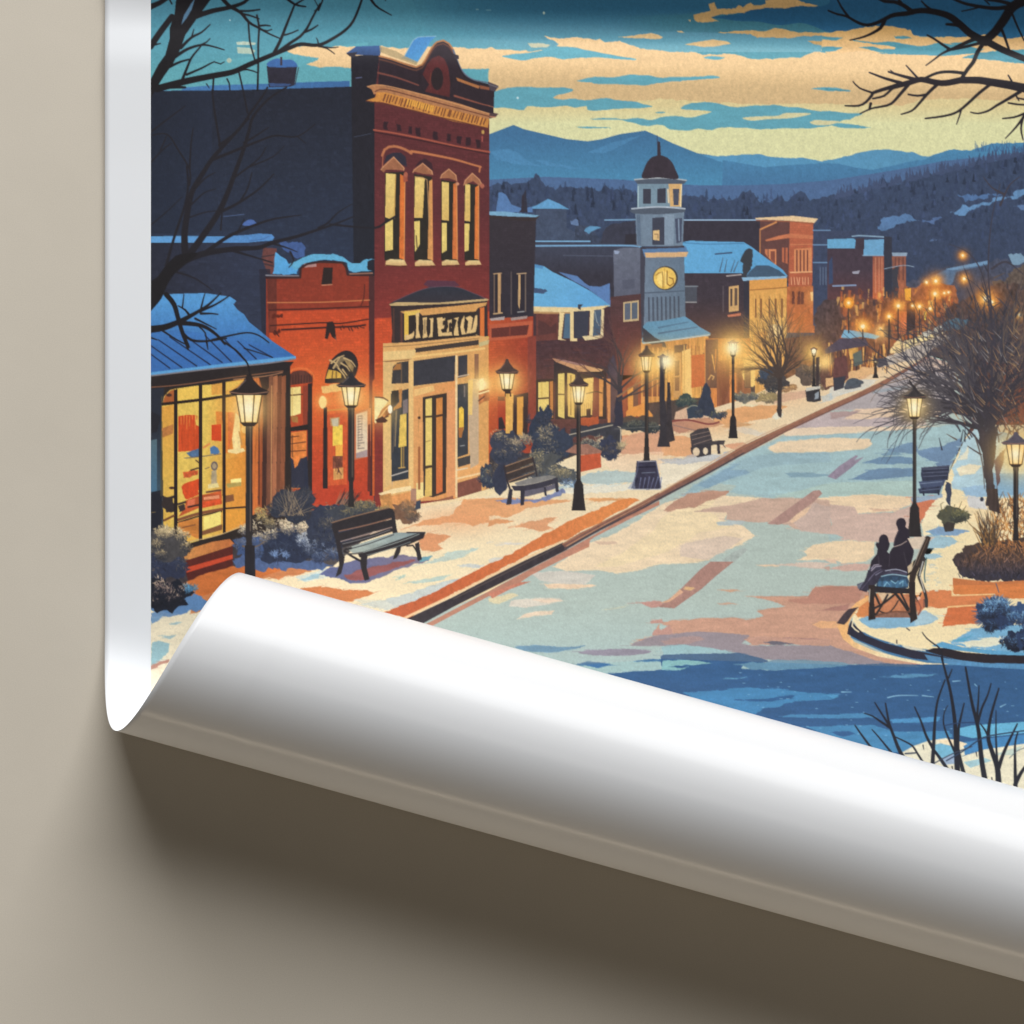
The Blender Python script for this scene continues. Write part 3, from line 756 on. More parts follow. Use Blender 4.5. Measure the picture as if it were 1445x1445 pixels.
for dy, cc, w in ((0, (170, 116, 76), 2.4), (4.5, (96, 62, 52), 2)):
    L([(536, 80 + dy), (552, 84 + dy), (572, 91 + dy), (588, 95.5 + dy), (596, 92 + dy), (603, 81 + dy), (610, 68 + dy), (617, 60 + dy), (626, 57.5 + dy), (634, 62 + dy), (640, 71 + dy)], cc, w)
L("640,71 645,84 651,98 659,108 670,114 686,117 700,121", (96, 104, 124), 2.4, 1.4); L("642,79 646,90 652,103 660,111 675,118 691,122", (40, 32, 40), 2.2); F("641,77 648,79 648,84 642,84", (52, 46, 56))
L("534,103.5 560,110 591,121", (122, 72, 64), 2.6, 2); L("642,136 682,148 691,150", (136, 80, 66), 3, 1.5); F("644,110 660,116 678,122 676,126 646,115", (170, 112, 70)); F("678,121 691,124 691,128 678,126", (140, 84, 60))
F("689,116 704,122 698,130 692,128", (76, 66, 76)); L("691,120 703,124", (110, 104, 112), 1.6); L("690,150 697,152", (170, 110, 84), 1); F("690,160 704,161 700,166 690,168", (86, 66, 68)); L("689,165 699,166", (190, 130, 100), 1.6)
sub('printed_snow_cap')
F("571,80 577,70 584,57 590,53 603,52 616,51.5 609,58 603,68 596,79 589,90 580,87 566,82", (62, 122, 184), g=((84, 150, 200), 580, 54, 600, 88)); L("572,79 584,57 590,53 616,51.5", (130, 170, 190), 1.2)
F("489,76 503,66 536,65 540,69 536,79 500,78", (60, 92, 142), g=((50, 74, 118), 0, 66, 0, 78)); F("536,65 560,73 572,80 590,88 588,93 570,86 552,80 537,74", (164, 146, 110), a=.8); F("489,76 505,74 500,82 494,80", (50, 46, 56))
sub('printed_cornice')
F("517,122.5 538,120 545,123 600,134 650,147 691,161 691,169 640,156 600,146 540,131 528,134 525,127", (176, 122, 84), t=.07)
L("519,123 540,121 600,135 691,161", (206, 150, 102), 1.4); L("530,130 545,127 600,141 691,165", (104, 64, 50), 1.4)
F("516,143 530,138 532,131 545,131 600,146 691,169 689,181 640,172 600,160 560,150 540,145", (206, 140, 70), t=.08)
for i in range(34):
    x = 541 + i * 4.3 + rng.normal() * .6
    y = 133 + (x - 541) * .243
    L([(x + 3, y + 1), (x, y + 8 + rng.random() * 3)], (112, 66, 46), 1.1 + rng.random())
for i in range(12):
    x = 575 + i * 3.2
    L([(x + 2, 141 + i * .9), (x, 148 + i * .9)], (238, 178, 76), 1.7)
L("517,143 560,151 600,161 690,182", (96, 54, 44), 1.4)
back()
L("528,184 560,189 600,197 650,208 691,215", (166, 88, 70), 2.4); L("529,187 600,200 691,218", (60, 30, 36), 1.6)
for x, y in ((545, 177), (563, 181), (579, 184), (590, 186), (615, 192), (634, 195), (648, 198), (661, 200), (675, 203)):
    F([(x - 3, y - 6), (x + 3, y - 5), (x + 3, y + 6), (x - 3, y + 5)], (52, 32, 40), r=.5)
E(682, 187, 2, 3, (200, 160, 90)); L("681,193 681,200", (190, 100, 90), 1.4)
L("540,220 543,212 549,208 556,207 566,209 577,214 581,217", (184, 116, 80), 3.6); L("581,214 600,217 640,225 668,233 679,236", (190, 118, 78), 3.6, 2.6); L("678,236 677,243", (190, 118, 78), 2.4)
L("541,218 540,240", (170, 100, 74), 1.4)
F("542,232 546,220 555,216 566,216 573,222 575,236 566,232 555,222", (48, 44, 58)); F("586,236 592,228 600,224 610,231 612,242 598,232", (60, 36, 44))
HO = ("538,240 541,236 556,222 571,238 570,241 557,240 545,240 542,244", "583,244 585,240 597,231 610,242 611,247 598,246 586,243", "622,252 624,247 634,239 644,248 645,256 634,252", "655,262 657,255 667,245 677,254 681,262 676,262 668,256")
LIT = (("545,245 559,246 558,309 552,310 544,307", "544,313 555,310 555,353 544,355"), ("586,249 600,252 597,308 585,308", "585,313 593,312 593,345 586,358"), ("624,257 634,258 634,312 624,311", "624,315 631,315 631,354 624,358"), ("657,260 664,261 664,313 656,312", "656,316 663,316 662,354 656,356"))
DK = ("544,244 571,243 571,368 543,368", "585,246 610,250 611,368 585,368", "623,254 645,258 646,368 623,368", "656,258 676,262 676,368 656,368")
JB = (("565,246 572,250 571,367 564,365", (208, 112, 54)), ("606,256 610,254 611,368 604,366", (206, 146, 88)), ("640,260 645,258 646,367 639,366", (206, 116, 64)), ("671,265 676,262 676,367 670,366", (210, 118, 60)))
SL = ("545,369 551,366 571,367 575,375 544,376", "586,371 592,367 610,368 615,375 586,376", "624,370 630,367 646,368 649,374 624,375", "657,371 662,368 677,368 680,374 657,375")
for k in range(4):
    sub('printed_tall_lit_window')
    F(DK[k], (44, 40, 36), t=.08)
    F(LIT[k][0], (228, 200, 122), g=((214, 178, 104), 0, 250, 0, 310), t=.05); F(LIT[k][1], (226, 200, 118), t=.05)
    F(JB[k][0], JB[k][1], t=.08)
    F(SL[k], (224, 200, 146), g=((204, 164, 110), 0, 367, 0, 377)); p_ = pt(SL[k]); L([p_[0] + (0, 6), p_[-2] + (-1, 2)], (92, 50, 40), 1.6)
    F(HO[k], (158, 104, 76), t=.08); q_ = pt(HO[k]); L(q_[:5], (206, 150, 110), 1.3, s=0)
    l_ = pt(JB[k][0]); L([l_[1], l_[2]], (226, 160, 96), 1.1)
L("586,250 597,251 603,254 606,320", (180, 140, 96), 1.2); L("559,247 557,306", (190, 146, 80), 1.2); F("585,358 590,350 594,356 592,364 585,366", (46, 40, 36)); L("588,333 589,350", (50, 40, 34), 1.2); F("569,248 575,247 576,256 570,258", (160, 84, 64)); E(646, 260, 2.5, 2.5, (200, 140, 110)); E(681, 263, 3, 3.4, (170, 100, 80)); E(573, 247, 3, 4, (170, 96, 76))

# ------------------------------------------------------------------ printed shopfront and name board of the tall building
sub('printed_name_board')
F("598,402 604,396 642,397 650,404 606,406", (88, 52, 68)); F("549,430 556,426 575,417 600,408 608,405 640,405 652,407 668,414 687,423 620,429", (46, 50, 62), g=((54, 50, 58), 0, 406, 0, 428), t=.06)
L("556,426 600,408 640,405 668,414 687,422", (100, 76, 90), .9)
F("552,431 688,425 689,478 565,486 553,484 554,470", (54, 44, 46), t=.06); L("556,436 556,482", (84, 56, 50), 2); L("567,441 567,484", (96, 62, 54), 3)
F("549,430 560,427 620,427.5 687,422 691,423 688,425 640,429 570,432 552,432", (196, 168, 120))
F("565,440 600,436 645,432 688,427 686,432 675,435 671,441 640,441 597,446 592,441 580,442 570,443", (210, 156, 94), t=.05)
F("571,440 577,440 577,480 571,480", (226, 186, 84)); F("677,435 684,434 684,477 677,477", (212, 116, 58)); L("677.5,436 677.5,477", (90, 50, 40), 1)
F("577,444 592,442 594,446 673,440 675,475 577,481", (50, 42, 40))
F("675,476 690,475 691,478 676,484", (206, 190, 96))
CR = (220, 186, 130)
F("571,441 593,438 592,444 577,446", (226, 190, 96)); F("587,443 592,441 591,465 594,477 587,478 588,460", CR); F("577,473 582,471 585,467 585,474 583,478 572,481 572,473", CR)
F("597,449 603,448 602,465 604,476 597,478 598,462", CR); L("600,452 600,471", (70, 52, 44), 1); F("606,450 612,449 611,476 605,477 608,470 608,452", CR)
F("617,449 625,448 626,457 624,470 638,469 639,474 619,475 618,460", CR); F("622,451 629,449 628,454 624,455", CR); F("623,461 628,459 627,464 623,465", CR); F("631,453 638,451 638,456 635,460 638,462 635,468 631,470", CR); F("640,450 648,448 646,455 648,474 641,474 641,468 645,452", CR)
F("626,453 632,452 633,462 630,468 623,468 623,465 629,464 629,458 625,458", (50, 42, 40)); F("634,457 637,455 637,466 634,468", (54, 44, 42))
F("656,445 652,452 650,462 652,473 658,472 655,462 656,452", CR); F("657,449 664,446 668,449 665,470 658,472 660,466 661,454", CR); F("663,470 667,464 671,446 674,445 674,458 672,469 664,471", CR)
L("672,473 674,473", CR, 1)
sub('printed_shopfront')
F("541,485 600,483 690,477 690,700 545,712 541,700", (222, 178, 116), g=((214, 158, 96), 545, 0, 690, 0), t=.05)
F("541,486 587,483 675,474 690,476 688,482 600,492 541,496", (218, 168, 106)); L("541,490 587,487 676,478", (150, 110, 74), 1); F("586,492 676,480 676,487 587,498", (66, 56, 52)); F("676,484 691,480 690,486 677,490", (196, 180, 130))
L("541,500 587,497", (160, 116, 76), 1); F("541,497 587,494 586,506 541,509", (230, 196, 134)); L("541,511 580,508", (120, 84, 60), 1.2); L("584,504 640,498 684,492", (236, 194, 124), 3)
F("541,511 556,512 555,560 552,590 553,682 544,690", (222, 184, 124), t=.05); F("553,682 560,640 554,690", (206, 170, 130)); F("578,508 584,507 584,692 578,694", (230, 190, 126)); F("643,502 646,502 646,702 643,702", (236, 206, 156))
F("584,548 643,538 643,704 584,708", (220, 160, 102), g=((222, 152, 92), 584, 0, 643, 0), t=.04); F("585,550 612,544 614,552 585,560", (234, 190, 124))
F("580,690 588,690 588,712 580,712", (170, 130, 110)); F("588,682 599,681 599,702 588,706", (240, 216, 146))
F("630,552 643,550 643,700 631,702", (222, 154, 104)); F("646,660 690,648 690,672 646,682", (228, 168, 106)); F("646,682 680,672 680,702 646,706", (126, 78, 66), t=.1); F("661,536 676,534 676,655 664,662 662,600", (196, 170, 140)); F("661,537 668,536 667,586 661,586", (230, 194, 120)); F("670,500 676,500 676,535 670,535", (140, 100, 76))
L("645,676 680,668", (240, 206, 156), 2.6); L("645,664 660,661", (226, 204, 170), 2)
F("534,697 556,690 580,686 581,692 560,696 540,701", (240, 216, 166)); F("545,702 580,694 580,720 550,724", (216, 150, 92), t=.12); F("536,700 552,696 556,722 540,724", (196, 140, 84), t=.2)
L("592,632 592,690", (150, 94, 60), 3); L("592,576 591,610", (190, 140, 90), 1.2); E(592, 590, 2, 2, (70, 50, 40))
sub('printed_transom_window')
F("584,510 643,502 642,538 584,545", (56, 56, 64), t=.08)
sub('printed_display_window')
F("553,542 555,518 562,512 577,510 577,541", (60, 58, 60), t=.1); F("554,523 560,514 566,513 567,522", (170, 116, 66)); L("567,512 567,540", (110, 88, 70), 1.6)
F("552,556 577,549 577,676 553,680", (54, 58, 66), t=.08); F("565,586 574,584 574,630 563,632 564,610", (226, 192, 96), t=.1); L("567,632 567,660", (206, 166, 84), 1.6); L("570,630 570,660", (196, 150, 76), 1.2); L("563,661 572,660", (200, 160, 90), 1.6); F("553,552 563,551 562,568 553,574", (46, 42, 42)); F("563,550 568,549 567,575 555,580 556,576 564,568", (190, 130, 76)); F("569,566 576,563 576,583 569,585", (120, 110, 116)); L("553,672 576,665", (200, 190, 180), 1.6); L("560,580 558,630", (150, 130, 100), 1.4); F("554,640 560,560 556,636", (90, 80, 76))
sub('printed_display_window')
F("647,503 660,501 660,531 647,534", (58, 58, 66)); L("647,532 662,529", (210, 190, 170), 1.6)
F("646,543 661,541 661,641 646,646", (60, 62, 68), t=.1); F("648,577 652,574 655,578 655,606 651,618 648,604", (234, 192, 76), t=.1); F("647,604 655,603 652,618 648,618", (170, 110, 60)); L("656,545 656,560", (130, 120, 120), 1.6); F("646,648 664,643 664,655 647,660", (70, 66, 66)); L("650,630 656,629", (170, 170, 170), 1.2)
sub('printed_shop_door')
F("597,561 631,555 630,696 612,702 598,700", (60, 50, 46)); F("601,564 610,562 610,658 601,660", (228, 200, 116)); F("601,662 610,660 610,700 600,702", (222, 186, 104)); F("616,563 625,561 625,694 616,698", (206, 134, 70), g=((206, 110, 64), 0, 600, 0, 690)); L("600,589 610,588", (70, 56, 44), 2.6); L("616,588 625,586", (70, 50, 40), 3); L("602,659 610,658", (70, 54, 42), 2.4); L("601,624 608,622", (160, 130, 80), 1)
sub('printed_wall_lantern')
glow(538, 580, 30, (250, 206, 120), .6)
F("529,560 540,563 548,567 538,580 531,598 529,596", (244, 228, 166)); L("530,561 542,562 548,566", (110, 80, 60), 1.6); F("534,588 542,576 550,571 554,576 553,584 548,588 538,594 532,594", (196, 134, 80), t=.2); L("536,590 546,577 551,573", (240, 190, 120), 2); L("540,593 550,584", (120, 76, 54), 1.2); E(551, 578, 3.2, 6.4, (252, 244, 216)); F("530,593 540,588 548,594 544,597 533,597", (84, 56, 46)); L("538,592 548,588", (96, 62, 48), 1.4)
sub('printed_wall_lantern')
glow(681, 543, 24, (250, 206, 120), .8); glow(681, 543, 10, (255, 244, 200), .9); F("677,536 683,534 683,550 677,552", (252, 238, 176)); F("676,553 690,549 691,566 684,567 676,572 676,560", (190, 120, 74), t=.2); L("677,556 690,552", (246, 226, 170), 2.4); L("676,566 684,560", (80, 50, 44), 1.6)
back()
F("588,722 640,710 691,699 691,707 650,716 598,732 590,734", (236, 206, 168), t=.05); F("584,742 600,731 650,717 691,707 691,713 640,727 592,742", (168, 104, 76), t=.1); F("596,712 625,704 640,700 640,706 596,718", (140, 92, 72)); F("576,718 590,712 592,730 578,732", (64, 70, 82), t=.15)

# ------------------------------------------------------------------ printed corner shop with a blue metal roof
part('printed_corner_shop')
F("213,540 410,515 412,740 350,762 250,785 213,780", (46, 38, 36), t=.07)
F("213,545 232,545 229,650 230,760 213,770", (40, 44, 56), g=((62, 84, 100), 0, 600, 0, 700)); F("213,580 228,588 222,610 213,612", (36, 36, 44)); F("213,622 222,620 222,695 213,700", (86, 110, 122), g=((74, 112, 140), 0, 620, 0, 690)); F("213,695 229,692 229,775 213,780", (34, 36, 46)); L("229,560 228,700", (90, 84, 60), 1.4); L("213,724 220,723", (130, 110, 70), 1)
for x0_, x1_, cc in ((352, 358, (120, 64, 42)), (358, 366, (200, 110, 56)), (366, 372, (160, 84, 50)), (372, 378, (66, 42, 38)), (378, 386, (120, 76, 58)), (386, 392, (170, 108, 76)), (392, 398, (118, 72, 52)), (398, 404, (140, 84, 58))):
    F([(x0_, 532), (x1_, 530), (x1_ - 2, 725), (x0_ - 2, 728)], cc, t=.12, tk='v')
L("384,545 383,715", (206, 150, 100), 1.2); L("366,550 366,712", (80, 44, 36), 1.6); F("366,533 380,531 380,548 372,555", (52, 38, 36))
sub('printed_glass_front')
F("229,574 232,560 240,551 248,549 345,535 350,745 250,772 231,740", (226, 192, 94), g=((222, 144, 62), 290, 0, 345, 0), t=.06)
F("229,575 247,571 246,700 238,758 231,735", (220, 160, 70), g=((222, 180, 84), 0, 580, 0, 680), t=.05); F("229,573 233,560 241,552 247,550 247,570", (166, 92, 50)); E(239, 558, 4, 2.4, (70, 44, 38)); F("229,605 245,599 245,612 230,618", (184, 120, 66), t=.1); E(243, 689, 4, 2, (70, 46, 40)); F("230,700 246,700 246,722 236,724 230,714", (52, 44, 44), r=1)
F("252,551 281,545 281,562 252,566", (236, 196, 92)); F("286,544 314,541 314,558 286,562", (236, 200, 98)); F("299,542 314,541 314,557 299,558", (222, 160, 74), t=.1); F("319,540 345,537 330,548 319,552", (228, 184, 84))
F("252,588 264,586 276,586 277,600 281,602 281,636 252,638", (204, 78, 38), t=.09, tk='v')
for i in range(14):
    L([(254 + i * 2, 586 + rng.random() * 4), (254 + i * 2, 592 + rng.random() * 14)], (236, 160, 76) if i % 2 else (190, 60, 34), 1, .6)
F("305,581 345,583 340,600 330,640 319,640 319,598 306,600", (220, 130, 56)); F("299,600 313,599 313,623 299,622", (212, 72, 34)); F("322,582 330,582 331,598 327,622 322,640", (216, 112, 56), t=.1)
F("333,582 339,590 340,636 330,638 328,620", (240, 214, 150), t=.1); F("322,635 344,633 347,637 334,641 322,639", (244, 220, 156)); E(346, 606, 5, 6, (240, 190, 110)); L("338,610 342,628", (196, 140, 80), 2)
F("264,640 272,636 282,634 282,645 268,645", (82, 110, 146), r=.5, t=.15); F("297,632 302,629 307,632 311,639 307,641 297,641", (78, 118, 166), r=.4); L("261,647 282,645 312,641", (110, 100, 96), 1.2); L("288,632 296,627", (220, 140, 80), 3)
F("319,648 346,645 346,715 319,717", (226, 150, 62), a=.6); F("326,677 341,675 341,681 326,682", (250, 236, 150)); F("320,683 341,681 341,686 322,689", (160, 160, 100), a=.7); F("318,700 330,698 331,707 318,710", (132, 84, 56)); 
E(303, 658, 5, 6.5, (110, 100, 98)); E(303, 658, 3, 4, (170, 150, 120)); F("299,665 306,664 307,686 298,688", (176, 160, 130), t=.15); F("294,684 308,682 310,688 294,690", (232, 214, 150)); L("292,695 312,692", (92, 60, 50), 2.4); L("296,660 290,662", (110, 90, 80), 1)
F("256,688 262,682 281,676 281,700 263,706 258,696", (212, 78, 38), r=.6, t=.08); F("258,668 280,664 280,672 260,675", (196, 90, 50), r=1, t=.3); L("270,664 280,661", (60, 44, 40), 2); L("277,650 283,655", (80, 60, 50), 1.6)
F("262,707 281,700 313,693 314,712 284,716 252,730 262,716", (206, 96, 52), t=.2, tk='h'); F("266,706 276,704 275,714 264,716", (222, 116, 80)); F("284,710 312,704 312,712 284,718", (216, 84, 44), t=.15); F("288,702 310,699 310,704 288,706", (230, 150, 110)); L("266,716 281,713", (60, 40, 38), 2.6); L("252,712 262,709", (60, 46, 44), 3); F("252,714 261,712 262,720 254,724", (60, 48, 46), r=.5)
L("252,734 282,725 314,719", (130, 80, 54), 4); L("252,738 281,729 313,722", (60, 42, 36), 2); F("252,738 281,731 281,760 262,768 252,765", (206, 130, 62), t=.16, tk='h'); F("252,758 270,756 281,762 252,768", (240, 200, 90), a=.7); F("288,730 312,722 312,742 288,748", (246, 226, 128), t=.04); L("258,745 276,741", (110, 70, 50), 1.2)
F("319,719 347,717 347,735 319,752", (226, 156, 64)); L("319,718 347,716", (44, 34, 32), 2.2); F("286,750 314,740 314,748 286,756", (130, 86, 56))
sub('printed_mullion'); F("246,551 251,549 251,770 246,770", (38, 30, 30)); sub('printed_mullion'); F("281,544 286,543 286,763 281,764", (40, 30, 28)); sub('printed_mullion'); F("314,540 319,539 319,752 315,753", (40, 30, 28)); sub('printed_transom'); F("228,569 290,562 348,553 348,557 290,566 229,573", (40, 31, 28)); L("232,735 246,728", (110, 70, 46), 3)
F("250,771 285,763 320,752 350,742 350,756 330,758 285,772 256,780 240,776", (44, 36, 34)); L("252,768 300,758 330,748 349,738", (210, 180, 130), 1.2)
sub('printed_shop_beam')
F("213,530 300,522 400,511 415,511 409,519 405,525 380,532 340,536 300,543 213,549", (40, 34, 36), t=.07); L("213,547 260,543 330,533 400,524", (138, 92, 68), 1.4); L("330,536 376,531 399,526", (170, 120, 90), 1.4)
sub('printed_blue_metal_roof')
F("213,419 228,416 250,415 290,414 310,417 325,419 334,425 330,430 336,438 345,444 352,455 366,466 385,482 418,504 400,508 330,515 260,522 213,528", (86, 152, 212), g=((56, 106, 172), 0, 425, 0, 500), t=.05)
F("213,498 213,470 250,466 330,476 380,490 400,505 330,513 260,520 213,526", (60, 110, 180), a=.55, t=.09, tk='h')
for q in ("213,500 240,520", "213,488 257,519", "224,480 278,517", "240,476 297,515", "258,472 314,512", "290,474 327,511", "318,480 345,508", "336,482 362,507", "352,487 385,505"):
    L(q, (32, 42, 70), 1.6, 1.9)
F("213,526 260,520.5 340,511 395,505 418,503 418,507 380,512 300,520 240,527 213,531", (94, 160, 214), t=.04); L("213,531 300,521 380,513 416,507", (126, 120, 126), 2)
sub('printed_doorstep')
F("257,778 300,765 325,761 331,767 328,771 262,792", (206, 142, 80), g=((190, 110, 62), 260, 0, 330, 0), t=.08); F("261,792 329,771 329,783 262,802", (90, 38, 32), t=.08); F("261,802 329,783 329,789 264,809", (198, 74, 46)); F("263,809 329,789 329,801 266,820", (84, 36, 32), t=.08)

# ------------------------------------------------------------------ printed pavement, road, kerbs
part('printed_snowy_pavement')
F("213,866 250,846 285,818 330,803 420,798 470,800 560,722 590,712 640,705 691,690 820,640 872,600 930,600 1060,560 1171,505 1260,490 1290,478 1335,468 1318,490 1297,513 1240,549 1171,580 1050,642 930,704 800,772 690,835 590,880 480,960 330,1000 213,1010", (238, 220, 178), g=((232, 206, 164), 600, 800, 1100, 560), t=.025, tk='h')
F("213,850 240,845 300,820 330,900 213,1000", (228, 216, 184), t=.05, tk='h')
OR = (214, 132, 78)
for q, c in (("570,748 600,735 640,727 691,712 691,738 672,742 655,739 640,737 620,741 585,742", (224, 148, 90)), ("602,752 637,757 629,763 618,768 627,775 610,779 595,777 590,762", (216, 138, 88)),
             ("440,833 460,829 490,833 520,834 531,837 515,842 497,849 440,852", (206, 112, 56)), ("655,705 690,704 720,703 760,705 806,707 770,713 745,718 735,724 715,730 690,729 640,726", (224, 150, 92)),
             ("723,744 745,736 770,732 787,731 776,738 772,744 784,746 760,750 742,745", (218, 146, 98)), ("822,704 850,703 885,704 902,705 880,707 840,708", (224, 152, 90)), ("690,735 700,733 728,736 700,740 688,744", (216, 140, 84)),
             ("363,803 390,801 416,803 411,812 395,819 365,812", (208, 114, 60)), ("264,822 290,810 345,797 420,799 440,806 420,812 350,818 300,862 270,866", (200, 112, 58)), ("300,836 340,818 345,826 306,850", (224, 150, 84)), ("425,832 452,828 452,846 430,840", (206, 112, 56)),
             ("1000,600 1020,580 1060,572 1112,573 1098,580 1088,589 1060,594 1030,600", (224, 154, 92)), ("925,612 975,618 1005,640 985,645 920,642", (226, 158, 104)), ("1022,629 1048,625 1062,632 1045,638 1030,634", (214, 150, 112)), ("1038,594 1062,599 1045,603 1018,603", (206, 150, 96)),
             ("1100,557 1140,551 1142,560 1112,566 1090,571", (200, 160, 138)), ("872,617 905,611 935,608 935,640 880,642 866,634", (206, 146, 116)), ("935,595 1000,590 1020,600 960,612 930,606", (170, 112, 92)), ("1172,530 1200,522 1240,520 1220,536 1190,534", (214, 164, 116))):
    F(q, c, r=.9, ry=.5, t=.06, tk='h')
    feather(q, c, dy=-.25)
for q, c in (("852,652 900,640 935,638 935,664 890,666 860,662", (238, 206, 172)), ("818,676 840,666 870,664 900,668 898,681 860,684 825,683 780,694 785,688", (134, 182, 206)), ("930,655 975,648 1010,640 1016,650 1000,662 960,678 935,690", (232, 228, 210)), ("930,648 962,648 980,640 1010,642 1030,638 1022,650 990,652 960,656 935,652", (160, 172, 192)),
             ("786,694 800,686 850,684 900,684 890,692 840,696 800,697", (220, 226, 218)), ("1030,606 1050,603 1085,612 1075,616 1050,612", (206, 206, 200)), ("1172,548 1198,538 1240,535 1220,548 1190,556 1172,566", (196, 210, 216)), ("1158,560 1175,556 1176,566 1160,568", (168, 196, 214)),
             ("690,790 720,786 710,792 690,796", (190, 196, 200)), ("690,766 740,767 720,769", (204, 204, 206)), ("634,780 660,776 676,773 655,786 630,792 595,796 620,788", (150, 192, 200)), ("648,798 665,796 685,798 670,802 650,800", (170, 190, 208)), ("560,814 573,811 572,815 562,818", (124, 180, 186)), ("578,822 610,816 635,812 625,818 590,824", (140, 188, 196)),
             ("512,853 545,846 580,838 620,824 650,816 620,834 590,846 560,860 530,858", (156, 184, 206)), ("500,846 540,848 560,858 520,860", (210, 214, 200))):
    F(q, c, r=1.2, ry=.5, t=.05, tk='h', a=.62)
    feather(q, c, dy=-.25)
for q, c in (("213,866 235,861 262,855 262,866 240,870 213,872", (86, 128, 176)), ("213,872 230,868 225,876 213,882", (96, 140, 184)), ("213,908 225,905 240,910 238,920 225,935 213,940", (132, 178, 190)), ("236,880 258,878 250,882", (140, 176, 184)), ("228,898 250,896 240,902", (150, 182, 186)), ("213,941 225,935 240,930 236,936 213,946", (178, 120, 104)),
             ("418,815 451,806 470,802 465,815 430,822", (206, 216, 204)), ("420,818 440,812 452,810 450,816 430,820", (150, 190, 206))):
    F(q, c, r=.8, ry=.5, t=.05, tk='h')
    feather(q, c, dy=.02)
for x, y, R_, cc, k_ in ((640, 735, 75, (232, 150, 96), .5), (575, 760, 45, (226, 140, 90), .3), (900, 625, 70, (226, 158, 108), .45), (1010, 600, 60, (232, 164, 104), .45), (1110, 560, 60, (230, 170, 116), .4), (1230, 520, 60, (228, 170, 112), .4), (760, 720, 50, (232, 178, 130), .3)):
    glow(x, y, R_, cc, k_, .35)
tone("213,866 420,798 560,722 691,700 820,640 930,600 1060,560 1171,505 1260,490 1297,513 1171,580 930,704 590,880 213,1010", .9, (1, 1, 1.01), (236, 224, 200), .12)
sub('printed_brick_edging')
F("543,864 600,843 650,817 691,797 720,783 750,765 800,737 850,717 880,704 898,703 902,706 893,713 860,730 800,762 760,776 691,812 640,838 575,873", (220, 138, 80), g=((190, 98, 62), 860, 0, 620, 0), t=.06, r=.8, ry=.4)
part('printed_road')
F("590,880 690,835 800,772 930,704 1050,642 1171,580 1240,549 1297,513 1312,502 1345,512 1375,560 1372,600 1350,640 1335,680 1330,700 1325,760 1240,838 1200,900 1300,945 1510,945 1510,1140 480,1140 480,960", (168, 190, 184), g=((160, 188, 188), 0, 850, 0, 930), t=.025, tk='h')
F("1172,578 1225,553 1296,514 1312,503 1345,515 1350,545 1335,580 1250,577 1172,580", (172, 162, 168), t=.05, tk='h'); F("1296,514 1312,503 1345,515 1338,528 1310,524", (206, 178, 162), t=.05); F("1230,552 1270,545 1290,546 1272,550 1232,556", (150, 160, 174)); F("1265,532 1296,522 1320,530 1290,540", (196, 176, 170))
